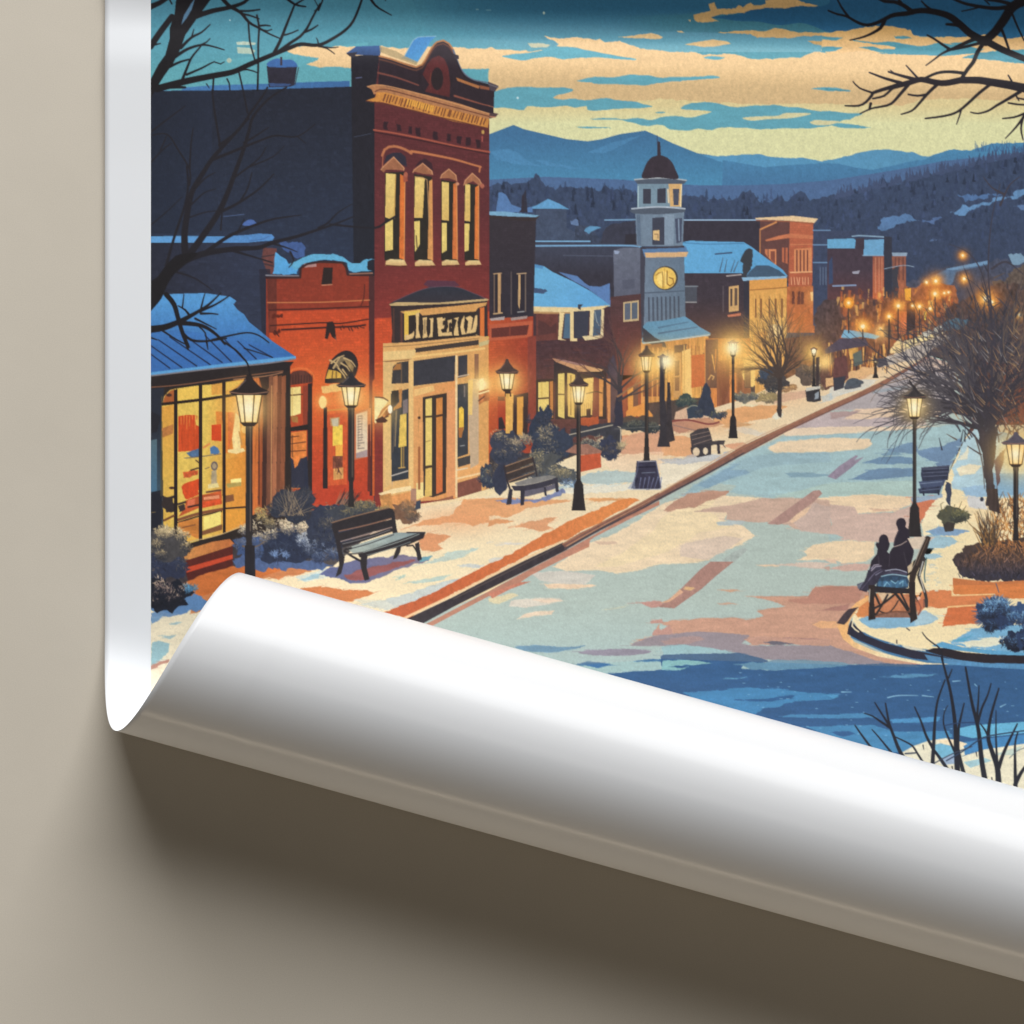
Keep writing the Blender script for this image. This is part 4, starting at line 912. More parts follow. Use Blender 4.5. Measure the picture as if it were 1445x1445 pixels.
for q, c in (
        ("1135,596 1172,582 1300,585 1310,600 1172,606 1120,606", (186, 168, 172)), ("1208,578 1250,576 1290,573 1330,575 1325,590 1290,586 1220,592 1190,592", (228, 194, 162)), ("1172,582 1215,580 1205,586 1172,592", (170, 140, 140)), ("1100,606 1172,603 1250,603 1325,602 1318,610 1250,611 1172,613 1110,616", (236, 208, 176)),
        ("1108,617 1172,614 1290,606 1340,600 1372,600 1350,640 1335,672 1330,700 1172,702 1100,705 1030,695 1040,685 990,680 1020,660 1055,640", (150, 190, 200)), ("1090,628 1100,624 1172,618 1226,620 1232,627 1222,634 1172,638 1095,639 1082,634", (238, 208, 168)),
        ("960,700 985,682 1010,668 1035,655 1060,645 1100,640 1172,639 1172,652 1110,656 1070,662 1050,672 1020,680 1000,688 975,700", (140, 180, 196)), ("985,686 1015,668 1035,658 1045,655 1030,664 1052,664 1058,668 1030,676 1000,690", (118, 160, 190)), ("1108,669 1122,666 1150,668 1172,671 1150,674 1118,674", (116, 158, 182)),
        ("1253,634 1290,624 1296,636 1290,641 1258,638", (100, 140, 180)), ("1296,636 1330,630 1340,624 1358,619 1352,640 1338,653 1310,650 1296,642", (94, 132, 176)), ("1243,641 1260,638 1275,642 1250,644", (104, 148, 180)), ("1218,653 1245,646 1270,644 1290,647 1290,655 1240,655", (92, 134, 176)), ("1203,676 1225,664 1255,661 1290,662 1290,672 1240,677 1212,678", (92, 132, 174)), ("1320,654 1345,650 1340,660 1325,668", (92, 128, 172)),
        ("1172,682 1290,679 1290,700 1172,703 1080,704", (162, 196, 192)), ("1172,702 1230,698 1290,702 1286,712 1262,722 1210,725 1205,718 1172,712 1140,704", (240, 208, 166)), ("1172,712 1206,716 1210,726 1262,723 1286,714 1285,738 1275,765 1230,765 1190,762 1172,755", (208, 174, 160)), ("1225,718 1262,720 1240,722", (216, 170, 140)),
        ("1126,791 1140,785 1135,779 1148,770 1172,765 1200,763 1232,765 1234,784 1222,793 1190,796 1172,790", (238, 208, 166)), ("1162,790 1182,789 1182,796 1172,795", (228, 190, 160)), ("1172,802 1200,796 1228,796 1225,806 1190,806", (206, 164, 150)), ("1168,755 1182,755 1190,760 1170,766", (158, 188, 190)), ("1075,798 1110,796 1150,793 1172,796 1160,803 1110,799", (210, 186, 170)), ("1160,802 1172,800 1172,806", (190, 150, 136)),
        ("795,792 815,778 835,765 870,753 900,735 935,712 970,701 1020,700 1060,702 1075,704 1068,713 1030,722 1022,735 1052,744 1066,757 1050,768 1010,782 1000,792 975,795 931,797 900,806 870,810 850,805 800,806 780,800", (240, 212, 172)),
        ("960,706 1015,700 1000,720 1030,745 990,752 940,780 870,800 840,800 880,780 920,750", (242, 216, 168)), ("962,770 990,762 1020,757 1050,760 1020,780 1000,790 960,786", (222, 196, 174)), ("838,765 865,764 872,768 850,769", (216, 180, 150)), ("1010,738 1030,735 1052,736 1045,741 1015,742", (176, 192, 196)), ("750,808 800,806 840,812 825,826 790,826 760,818", (204, 200, 190)), ("770,824 800,825 845,826 835,829 800,832 775,830", (238, 204, 168)),
        ("982,722 1010,716 1040,712 1075,704 1110,703 1172,706 1172,754 1130,749 1110,741 1085,738 1052,736 1024,733 1026,724", (202, 164, 144)), ("1118,735 1135,722 1150,710 1172,716 1172,754 1130,749", (200, 170, 158)), ("1115,735 1122,728 1146,714 1135,728 1118,740", (232, 190, 152)), ("936,722 950,710 970,698 1000,693 1030,693 1024,700 1000,708 980,718 972,716 945,722", (188, 134, 110)), ("1070,798 1090,797 1100,800 1080,800", (228, 196, 160)),
        ("690,845 720,838 732,840 715,848 705,853 690,850", (222, 208, 164)), ("722,848 760,844 790,845 795,848 770,854 745,858 718,856", (212, 204, 190)), ("728,875 745,866 765,862 784,863 780,868 750,870", (232, 206, 178)), ("750,847 780,846 795,848 775,852", (232, 206, 180)), ("845,862 870,858 890,853 880,858", (190, 198, 176)),
        ("1014,833 1030,832 1044,833 1030,836", (204, 154, 124)), ("1012,852 1030,851 1042,853 1025,854", (196, 154, 130)), ("1063,842 1090,842 1140,842 1145,836 1152,828 1172,827 1220,828 1230,842 1210,855 1196,870 1190,888 1200,906 1250,924 1310,940 1240,940 1172,922 1120,908 1000,897 935,897 900,905 888,912 905,902 930,897 925,890 932,878 990,873 1040,872 1052,876 1078,870 1070,863 1080,860 1112,856 1095,850", (202, 144, 118)),
        ("1110,848 1140,844 1150,830 1172,827 1220,829 1214,850 1172,853 1128,852", (186, 122, 102)), ("1146,882 1160,877 1190,878 1190,886 1160,887", (234, 166, 110)), ("1172,858 1200,852 1196,862 1160,862", (170, 110, 98)), ("890,852 932,848 940,856 920,858 905,852", (192, 134, 124)), ("916,877 934,874 938,880 920,880", (196, 140, 128)), ("924,890 945,882 950,896 920,897", (192, 136, 124)), ("932,880 944,884 932,890", (164, 194, 190)),
        ("886,912 905,904 932,897 985,892 1010,893 1060,897 1055,902 1048,908 1062,912 1100,911 1172,912 1250,936 1310,942 1172,936 1070,930 1040,923 985,912 932,912", (142, 130, 142)), ("932,905 960,900 985,898 995,902 975,908 940,910", (166, 134, 134)), ("1050,902 1070,898 1120,902 1172,902 1172,910 1100,910 1062,911", (196, 142, 122)), ("1078,907 1090,905 1110,907 1122,910 1090,910", (92, 90, 108)), ("1105,900 1150,902 1140,902", (160, 112, 108)),
        ("815,921 830,918 870,916 905,917 920,919 908,924 870,926 840,925", (134, 128, 150)), ("728,913 760,911 800,914 832,911 812,916 782,921 740,920", (92, 140, 176)), ("812,938 832,934 850,936 868,938 845,943", (62, 110, 158)), ("897,934 915,931 934,930 934,934", (70, 118, 160)),
        ("800,960 862,951 900,948 934,946 932,930 936,924 985,922 1045,922 1075,930 1085,934 1050,940 1045,944 1090,947 1130,943 1172,940 1240,937 1300,938 1370,940 1510,944 1510,1140 932,1140 800,1100", (54, 92, 136)),
        ("934,913 960,910 1000,914 1040,922 1010,922 936,924", (140, 186, 196)), ("934,933 970,932 1003,936 975,940 960,946 934,946", (134, 182, 186)), ("1040,938 1060,935 1080,936 1095,932 1140,932 1172,934 1210,938 1172,942 1100,946 1060,945", (98, 140, 168)), ("945,941 975,939 990,940 960,943", (52, 90, 134)), ("1022,957 1040,957 1055,956 1040,959", (96, 150, 184)),
        ("965,978 1000,976 1028,974 1030,972 1060,971 1100,972 1120,976 1140,978 1172,980 1185,983 1172,988 1135,989 1110,993 1100,998 1078,1000 1068,1008 1010,1006", (72, 132, 178)), ("1035,988 1080,987 1110,982 1122,981 1115,986 1090,990 1060,990", (52, 94, 140)), ("1105,1012 1115,1009 1172,1009 1222,1007 1240,1013 1200,1014 1172,1014", (76, 134, 178)), ("1255,1016 1290,1014 1330,1012 1325,1019 1290,1020 1262,1020", (80, 142, 190)), ("1140,1026 1200,1024 1232,1024 1262,1033 1300,1033 1340,1032 1345,1040 1300,1052 1275,1062 1230,1060 1172,1040", (74, 134, 178)), ("1172,1034 1200,1032 1208,1036 1190,1040", (54, 94, 140)), ("1248,955 1290,952 1322,951 1315,955 1270,957", (88, 140, 178)), ("1165,982 1185,980 1180,986", (84, 150, 194))):
    F(q, c, r=.8, ry=.35, t=.05, tk='h')
    feather(q, c, dy=.02)
for i in range(60):
    x, y = 1000 + rng.random() * 440, 945 + rng.random() * 95
    E(x, y, 1 + rng.random() * 1.6, .6, (130, 178, 208), t=0, a=.7)
for q in ("1253,985 1268,982 1296,982", "1302,982 1318,984", "1188,977 1202,977", "1345,962 1356,961", "1412,998 1420,994", "1376,966 1379,969"):
    L(q, (140, 186, 214), 1.6, .8)
tone("560,890 690,835 800,772 930,704 1050,642 1171,580 1240,549 1297,513 1345,512 1375,560 1372,600 1350,640 1330,700 1325,760 1240,838 1200,900 1300,942 930,930 560,960", .84, (1, 1, 1), (206, 196, 182), .13)
sub('printed_lane_dash')
F("930,857 948,843 965,828 990,803 1003,793 1036,793 1010,814 990,832 970,846 952,859", (168, 130, 120), t=.07); F("930,852 945,846 960,832 965,836 945,850", (214, 170, 140)); F("968,828 982,830 975,834 965,832", (214, 176, 130)); F("1018,792 1035,780 1050,773 1056,776 1045,786 1037,793", (166, 176, 172), t=.05)
sub('printed_lane_dash')
F("1083,740 1105,724 1130,706 1148,693 1157,692 1161,697 1150,708 1125,726 1112,737 1100,741", (172, 138, 130), t=.07)
sub('printed_lane_dash')
F("1168,673 1185,658 1208,643 1212,644 1206,650 1220,645 1200,662 1180,677", (146, 134, 152), t=.06)
part('printed_kerb')
F("570,876 640,843 690,817 740,792 795,766 801,776 740,807 690,832 640,857 596,881", (56, 50, 56), t=.1); L("640,846 690,821 740,796 792,770", (92, 80, 78), 1.2); L("548,886 575,871 640,840 690,814.5 740,789.5 796,763", (236, 198, 154), 3.6, 2.4)
F("793,768 820,752 850,738 900,712 931,695 975,672 1050,629 1110,601 1172,572 1200,560 1240,541 1296,511 1297,514 1240,549 1172,581 1110,610 1050,642 931,706 880,731 830,757 800,776", (122, 86, 78), g=((146, 102, 84), 900, 0, 1170, 0), t=.1)
L("795,768 850,738 931,697 1050,632 1172,574", (160, 112, 88), 2, 1.4); L("798,775 850,746 900,722 931,704 1000,668 1050,640", (74, 66, 72), 3.4, 2.2); L("1050,641 1110,609 1172,580 1240,548 1294,514", (110, 80, 76), 1.6, 1); L("800,771 850,743 925,703", (196, 146, 110), 1.4, .8); L("931,696 975,670 1050,627 1110,599", (206, 172, 140), 1.4)
F("690,835 740,808 800,777 880,732 931,707 931,713 895,730 840,758 833,763 832,772 800,787 750,812 720,832 690,842 640,868 610,884 596,884", (184, 120, 98), a=.85, t=.07, tk='h'); F("1294,512 1310,502 1313,504 1298,514", (160, 120, 110))
F("690,838 735,822 750,821 720,832 695,845", (192, 126, 106), t=.06)
part('printed_corner_pavement')
F("1224,842 1250,835 1300,800 1325,765 1328,700 1332,685 1350,645 1365,615 1385,600 1510,600 1510,932 1445,930 1330,918 1250,904 1212,890 1203,872 1210,858", (240, 222, 180), t=.025, tk='h')
for q, c in (("1345,662 1362,622 1380,600 1420,610 1510,640 1510,705 1400,702 1345,690", (178, 206, 218)), ("1352,648 1368,630 1366,648 1352,650", (226, 224, 204)), ("1350,662 1366,655 1385,658 1375,668 1355,672", (232, 222, 194)), ("1358,690 1375,686 1400,685 1400,700 1365,705", (156, 188, 214)), ("1400,668 1445,670 1510,672 1510,700 1405,700", (130, 172, 206)), ("1366,700 1400,704 1510,712 1510,760 1380,740 1340,720", (242, 220, 176)), ("1365,700 1390,703 1392,720 1368,716", (206, 206, 206)),
             ("1310,705 1328,700 1345,705 1330,735 1318,752 1305,758 1300,742", (240, 226, 190)), ("1287,703 1312,700 1328,700 1312,716 1305,730 1300,742 1293,735", (206, 124, 92)), ("1288,703 1330,698 1330,703 1290,710", (150, 170, 190)), ("1305,758 1320,755 1345,760 1352,764 1340,772 1315,776 1300,772", (160, 192, 206)), ("1306,750 1325,748 1345,748 1368,750 1350,755 1320,756", (130, 166, 196)), ("1303,782 1325,782 1332,786 1320,790 1306,788", (164, 194, 206)), ("1290,757 1320,758 1300,775 1290,775", (206, 190, 176)),
             ("1300,835 1330,833 1344,834 1344,840 1400,841 1402,853 1360,856 1338,858 1312,858 1302,850", (212, 130, 84)), ("1346,825 1400,822 1445,820 1510,816 1510,842 1440,846 1400,842 1346,839", (212, 128, 74)), ("1330,885 1338,858 1385,854 1384,880 1355,882", (208, 116, 72)), ("1222,842 1240,838 1260,830 1280,840 1306,840 1310,852 1300,862 1255,868 1212,872 1208,868", (214, 136, 84)),
             ("1213,874 1235,868 1290,870 1305,862 1318,868 1324,874 1315,880 1290,884 1255,888 1228,886 1217,880", (132, 176, 204)), ("1290,870 1305,861 1324,873 1310,880 1292,884", (166, 196, 210)), ("1342,908 1358,897 1372,888 1400,884 1510,880 1510,930 1445,926 1400,918 1350,912", (120, 172, 206)), ("1352,908 1385,902 1420,898 1445,893 1430,905 1400,912 1370,914", (228, 226, 204)), ("1345,905 1360,900 1375,895 1362,905", (92, 160, 192)), ("1255,908 1300,915 1310,920 1290,918", (214, 210, 190))):
    F(q, c, r=.8, ry=.5, t=.05, tk='h')
    feather(q, c, dy=.02)
for i in range(26):
    x, y = 1308 + rng.random() * 18, 795 + rng.random() * 40
    E(x, y, 1.5 + rng.random() * 3, .7, (206, 206, 190), t=0)
L("1404,839 1344,841 1344,827", (240, 206, 150), 1.6, s=0); L("1338,857 1395,853 1398,850", (240, 200, 140), 2)
sub('printed_corner_kerb')
F("1182,884 1190,878 1198,862 1210,850 1224,842 1236,838 1228,846 1212,858 1202,872 1198,882 1198,896 1206,906 1232,918 1270,928 1310,936 1355,938 1300,938 1240,927 1205,914 1190,902", (236, 182, 122), g=((236, 220, 180), 1195, 890, 1250, 930), t=.06)
F("1181,880 1190,868 1198,860 1212,857 1204,866 1196,878 1192,882", (66, 56, 62), t=.1); F("1196,895 1198,884 1202,876 1208,884 1222,897 1250,908 1285,917 1320,924 1365,936 1330,934 1290,930 1250,919 1215,905", (44, 44, 60), t=.07); L("1206,874 1212,884 1230,896 1260,906 1300,914 1330,918", (240, 222, 180), 4, 3)
F("1306,919 1318,915 1335,915 1360,921 1400,924 1510,928 1510,938 1445,937 1410,936 1390,937 1350,931 1330,926", (42, 36, 42), t=.08); F("1305,924 1340,930 1390,936 1445,938 1510,940 1510,948 1445,945 1390,942 1340,938 1310,932", (92, 146, 190), a=.9, t=.06); F("1315,912 1330,906 1360,914 1445,922 1510,922 1510,928 1400,924 1350,918", (96, 160, 200), t=.05)
L("1206,872 1203,884 1212,892", (240, 226, 190), 2)
for q in ("1266,904 1266,908", "1280,887 1284,890"):
    L(q, (70, 66, 70), 1.6)
part('printed_snow_bank')
F("1272,1063 1290,1053 1310,1046 1335,1042 1360,1048 1372,1052 1362,1066 1345,1072 1390,1058 1445,1048 1510,1044 1510,1140 1400,1140 1290,1080", (226, 220, 196), t=.04, tk='h')
F("1355,1028 1372,1024 1400,1022 1445,1019 1510,1016 1510,1034 1445,1035 1400,1040 1372,1042 1355,1038", (104, 176, 212), t=.06, tk='h'); F("1360,1048 1400,1042 1445,1037 1510,1036 1510,1046 1445,1050 1390,1058 1362,1066", (72, 132, 184), t=.05); F("1316,1052 1335,1048 1354,1060 1345,1068 1325,1072", (118, 178, 206), t=.06); F("1322,1045 1345,1044 1366,1050 1355,1056 1330,1050", (236, 218, 186)); F("1360,1076 1390,1070 1400,1074 1370,1084", (160, 196, 206), t=.06); F("1325,1072 1345,1064 1350,1078 1330,1080", (150, 170, 196)); F("1400,1066 1445,1052 1430,1066", (160, 196, 200), a=.5)

# ------------------------------------------------------------------ printed shrubs, hedges and planters
NV, TN, CM = (40, 46, 64), (170, 150, 116), (224, 208, 172)
part('printed_frosted_shrub')
E(250, 852, 44, 14, (92, 130, 176), r=1.5)
shrub(232, 800, 34, 24, [(104, 92, 84), (58, 66, 92), (44, 52, 78), (40, 46, 66)], n=260, base=(46, 52, 74))
shrub(234, 768, 36, 24, [(214, 190, 140), (180, 158, 118), (120, 108, 90), (60, 60, 66), (50, 52, 62)], n=520, ln=6, base=(72, 70, 72))
part('printed_frosted_shrub')
shrub(238, 838, 38, 24, [(222, 190, 160), (120, 100, 96), (34, 36, 50), (22, 26, 38), (20, 24, 36)], n=460, ln=6, base=(26, 30, 42))
shrub(270, 830, 12, 6, [(80, 140, 180), (60, 110, 150)], n=60)
part('printed_frosted_shrub')
F("330,795 345,780 372,790 440,790 470,796 455,806 415,804 360,804 335,802", (80, 100, 142), r=1.5, t=.1)
shrub(410, 772, 60, 26, [(56, 66, 92), (44, 54, 80), (38, 46, 68), (44, 54, 84)], n=500, base=(42, 50, 72))
shrub(410, 745, 36, 14, [(238, 216, 176), (208, 186, 152), (140, 128, 116), (70, 72, 84)], n=420, ln=6)
shrub(445, 766, 32, 12, [(170, 178, 190), (110, 122, 146), (60, 70, 94)], n=260, ln=6)
shrub(362, 752, 30, 14, [(226, 208, 172), (190, 172, 140), (110, 104, 104), (70, 72, 86)], n=330, ln=6)
shrub(352, 772, 22, 16, [(96, 106, 132), (70, 88, 126), (60, 80, 124)], n=180, base=(64, 84, 126)); shrub(378, 730, 18, 12, [(214, 180, 96), (150, 130, 90), (90, 84, 76)], n=160, ln=6)
shrub(396, 783, 12, 6, [(110, 140, 190), (90, 120, 170)], n=40)
part('printed_dark_twiggy_shrub')
shrub(415, 712, 36, 25, [(70, 70, 78), (56, 60, 74), (46, 52, 68), (44, 50, 66)], n=420, ln=10, base=(50, 54, 68))
for i in range(70):
    a_ = -math.pi / 2 + rng.normal() * .6
    L([(412 + rng.normal() * 8, 728), (412 + 46 * math.cos(a_) * (.5 + rng.random() * .5), 728 + 46 * math.sin(a_) * (.5 + rng.random() * .5))], [(150, 130, 104), (98, 90, 88), (40, 44, 58)][i % 3], 1, .4)
part('printed_dark_twiggy_shrub')
shrub(468, 745, 40, 34, [(130, 116, 96), (80, 78, 80), (54, 60, 78), (44, 52, 76), (42, 52, 80)], n=560, ln=8, base=(50, 56, 74))
shrub(505, 722, 44, 16, [(150, 128, 84), (92, 90, 80), (60, 66, 78), (50, 58, 76)], n=420, ln=7, base=(62, 66, 76))
shrub(462, 778, 20, 18, [(110, 124, 150), (70, 86, 120), (50, 62, 96)], n=200)
for i in range(40):
    x = 474 + rng.random() * 26
    L([(x, 712), (x + 6 + rng.random() * 8, 690 + rng.random() * 10)], [(150, 110, 90), (50, 44, 50)][i % 2], 1.2, .5)
shrub(538, 722, 14, 14, [(222, 190, 100), (160, 128, 80), (90, 80, 72)], n=140)
part('printed_dark_twiggy_shrub')
shrub(570, 724, 20, 16, [(172, 122, 80), (120, 96, 76), (96, 80, 74)], n=240, base=(120, 90, 72))
F("588,708 594,706 594,718 586,720", (60, 68, 84)); shrub(686, 672, 9, 20, [(110, 112, 100), (60, 68, 86), (46, 54, 76)], n=160, base=(54, 62, 80))
for i in range(5):
    part('printed_round_street_shrub')
    cx, cy, rx, ry, nn, cols, bs = ((714, 632, 25, 26, 380, [(176, 156, 120), (110, 100, 90), (62, 66, 82), (48, 56, 76), (46, 54, 76)], (58, 62, 78)), (766, 612, 20, 40, 260, [(64, 66, 82), (48, 54, 72), (44, 54, 74)], (48, 56, 74)), (782, 625, 30, 26, 380, [(186, 164, 124), (120, 110, 96), (60, 66, 80), (48, 56, 76), (48, 58, 80)], (54, 62, 80)),
                                    (762, 656, 30, 22, 380, [(176, 158, 116), (130, 120, 96), (84, 84, 84), (60, 70, 90)], (80, 82, 84)), (792, 670, 24, 14, 260, [(166, 150, 112), (110, 106, 94), (70, 80, 96)], (84, 88, 92)))[i]
    shrub(cx, cy, rx, ry, cols, n=nn, ln=6, base=bs)
shrub(738, 624, 12, 14, [(190, 168, 132), (120, 108, 96), (60, 66, 82)], n=140, ln=5); shrub(698, 664, 14, 16, [(170, 130, 86), (90, 84, 80), (56, 62, 80)], n=160, ln=6); shrub(808, 684, 22, 6, [(90, 110, 140), (150, 180, 206)], n=80)
part('printed_brick_planter')
F("806,606 866,596 878,600 876,640 858,650 850,616 806,618", (60, 60, 68), t=.1, r=.7); L("804,614 840,606 868,600 876,604 876,630", (190, 180, 160), 1.4)
shrub(846, 630, 28, 10, [(160, 150, 126), (96, 92, 90), (60, 66, 80)], n=200, ln=5, base=(72, 74, 82)); shrub(858, 632, 12, 16, [(110, 96, 80), (60, 60, 74), (46, 54, 80)], n=160, base=(54, 58, 78)); shrub(880, 630, 8, 6, [(180, 160, 120), (130, 116, 96)], n=60)
F("798,638 812,628 830,627 850,637 848,642 820,642", (156, 112, 96), t=.1); F("818,643 848,640 849,660 818,667", (190, 88, 58), t=.06)
part('printed_low_hedge')
shrub(905, 603, 34, 9, [(98, 96, 84), (60, 66, 68), (50, 58, 66)], n=260, ln=5, base=(62, 66, 70)); L("868,606 930,602", (100, 100, 100), 1)
part('printed_low_hedge')
shrub(968, 566, 14, 10, [(112, 112, 90), (70, 82, 78), (50, 62, 70)], n=160, ln=5, base=(64, 78, 76)); F("954,582 970,575 1000,590 952,592", (214, 178, 150)); L("942,596 970,593 1000,599 1015,596", (130, 70, 66), 2.4); L("950,600 985,609", (150, 120, 110), 1.6)
F("970,577 976,573 986,574 990,584 994,586 992,590 971,591", (56, 66, 80), r=.4); L("970,577 976,573 986,574 989,582 994,585", (160, 160, 140), 1.2)
part('printed_dark_cone_evergreen')
F("996.5,538 1000,545 1003,554 1006,564 1009,575 1011,583 998,587 984,583 985,574 988,563 991,552 993.5,545", (54, 60, 76), r=.7, t=.12); shrub(1012, 583, 12, 8, [(112, 112, 82), (64, 70, 84), (50, 60, 80)], n=110, ln=4); shrub(990, 584, 9, 5, [(70, 76, 84), (50, 58, 76)], n=60, ln=4); L("1000,536 1004,530 1008,532 1006,536", (230, 180, 110), 1.4)
part('printed_low_hedge')
shrub(1052, 562, 18, 8, [(150, 140, 110), (96, 98, 96), (80, 84, 88)], n=160, ln=4, base=(110, 108, 100)); shrub(1084, 562, 17, 8, [(190, 164, 104), (160, 138, 96), (126, 112, 90)], n=150, ln=4, base=(150, 132, 96)); F("1046,570 1072,572 1062,575 1048,573", (230, 216, 180)); shrub(1112, 548, 14, 6, [(210, 160, 100), (160, 120, 84)], n=90, ln=4, base=(160, 124, 88))
part('printed_dark_round_shrub')
shrub(1094, 536, 22, 18, [(96, 84, 72), (72, 66, 66), (56, 58, 64)], n=240, ln=5, base=(72, 66, 68)); shrub(1080, 526, 10, 7, [(64, 74, 90), (54, 66, 86)], n=70, ln=4, base=(62, 72, 90))
part('printed_tree_shadowed_hedge')
shrub(1145, 528, 26, 16, [(140, 110, 80), (100, 84, 72), (70, 66, 70)], n=220, ln=5, base=(98, 84, 76)); shrub(1160, 543, 18, 6, [(190, 150, 100), (130, 108, 84)], n=90, ln=4)

part('printed_far_shopfront')
F("1160,486 1200,478 1240,474 1262,478 1262,500 1250,516 1222,530 1196,538 1165,552 1158,540", (104, 74, 66), g=((150, 96, 64), 1170, 0, 1250, 0), r=.8, t=.2, tk='d')
for i in range(110):
    x, y = 1164 + rng.random() * 90, 482 + rng.random() * 34
    h = 6 + rng.random() * 18
    L([(x, y), (x + rng.normal() * .8, y + h)], [(70, 56, 54), (206, 138, 76), (128, 82, 62), (232, 178, 104), (88, 66, 60)][i % 5], 1 + rng.random() * 2.4, .8)
F("1197,487 1211,485 1212,505 1200,508", (206, 156, 84), t=.2); F("1204,500 1216,494 1218,514 1206,518", (96, 104, 98)); glow(1164, 512, 12, (250, 210, 130), .9); F("1187,477 1192,466 1205,467 1225,470 1243,475 1236,479 1215,476 1200,478", (128, 176, 204)); F("1164,494 1186,478 1222,478 1226,488 1190,494 1166,500", (84, 74, 88), t=.1); F("1165,535 1200,525 1236,516 1262,502 1266,506 1240,524 1200,538 1166,548", (222, 178, 130), r=.8)
F("1252,504 1275,497 1300,486 1330,474 1345,474 1338,484 1318,492 1297,508 1262,514 1240,520 1236,514", (190, 178, 168), r=.6, t=.06, tk='h'); F("1255,497 1262,486 1272,479 1279,488 1271,499", (236, 206, 150), r=1); F("1277,487 1290,478 1312,470 1322,474 1300,484 1284,492", (242, 220, 160), r=.8); F("1300,470 1325,462 1345,452 1350,458 1330,468 1306,476", (206, 204, 190), r=1.2); F("1330,458 1356,448 1372,452 1350,466 1332,466", (82, 112, 132), r=1.4)
for x, y, R_, k_ in LIGHTS:
    part('printed_distant_street_light')
    glow(x, y, R_ * .9, (236, 150, 70), .55 * k_)
    glow(x, y, R_ * .42, (254, 210, 116), .95 * k_)
    E(x, y, R_ * .13 + .7, R_ * .14 + .7, (255, 244, 204), t=0)
    for i in range(7):
        a_ = rng.random() * 6.28
        L([(x + 2 * math.cos(a_), y + 2 * math.sin(a_)), (x + R_ * .7 * math.cos(a_), y + R_ * .7 * math.sin(a_))], (250, 196, 110), .9, .3, a=.5, keep=True)
for x, y0, y1 in ((1218, 466, 480), (1255, 452, 500), (1268, 437, 478), (1298, 438, 470), (1320, 420, 452), (1198, 436, 470)):
    part('printed_village_lamp_post')
    L([(x, y0), (x, y1)], (66, 54, 54), 1.3, 1.8)
part('printed_far_shopfront')
F("1236,510 1250,504 1254,514 1240,520", (80, 76, 84), r=.8); glow(1243, 470, 14, (250, 206, 130), .7)

# ------------------------------------------------------------------ printed bare trees of the street
part('printed_bare_street_tree')
DKT = (64, 58, 62)
F("866,602 872,545 878,545 880,602", (54, 52, 66), r=.5)
for a_, l_ in ((-2.3, 34), (-2.0, 40), (-1.75, 44), (-1.5, 44), (-1.2, 40), (-.9, 38)):
    twigs(874, 552, a_, l_, 3.2, 3, DKT, .4, .3, 3, (96, 66, 62), .5)
twigs(874, 566, -.5, 40, 3.6, 2, (70, 62, 64), .3, .2, 2); twigs(872, 560, -.62, 34, 3, 1, (150, 110, 80), .3)
part('printed_bare_street_tree')
F("1097,586 1098,545 1096,520 1106,520 1104,540 1103,586", (62, 54, 54), t=.1, tk='v'); F("1090,590 1096,583 1106,584 1104,590 1096,593", (226, 220, 200), r=.6); F("1096,578 1104,578 1103,590 1099,588", (62, 54, 54))
for i in range(15):
    a_ = -2.55 + i * .137 + rng.normal() * .06
    twigs(1100, 528 - abs(i - 7) * -.8, a_, 30 + rng.random() * 14, 3.2, 3, (72, 60, 56), .33, .2, 3, [(136, 104, 72), (98, 80, 66)][i % 2], .55)
L("1110,524 1125,512 1145,506 1160,500", (80, 66, 60), 2.2, .8)

# ------------------------------------------------------------------ printed street lamps
BK = (44, 40, 42)


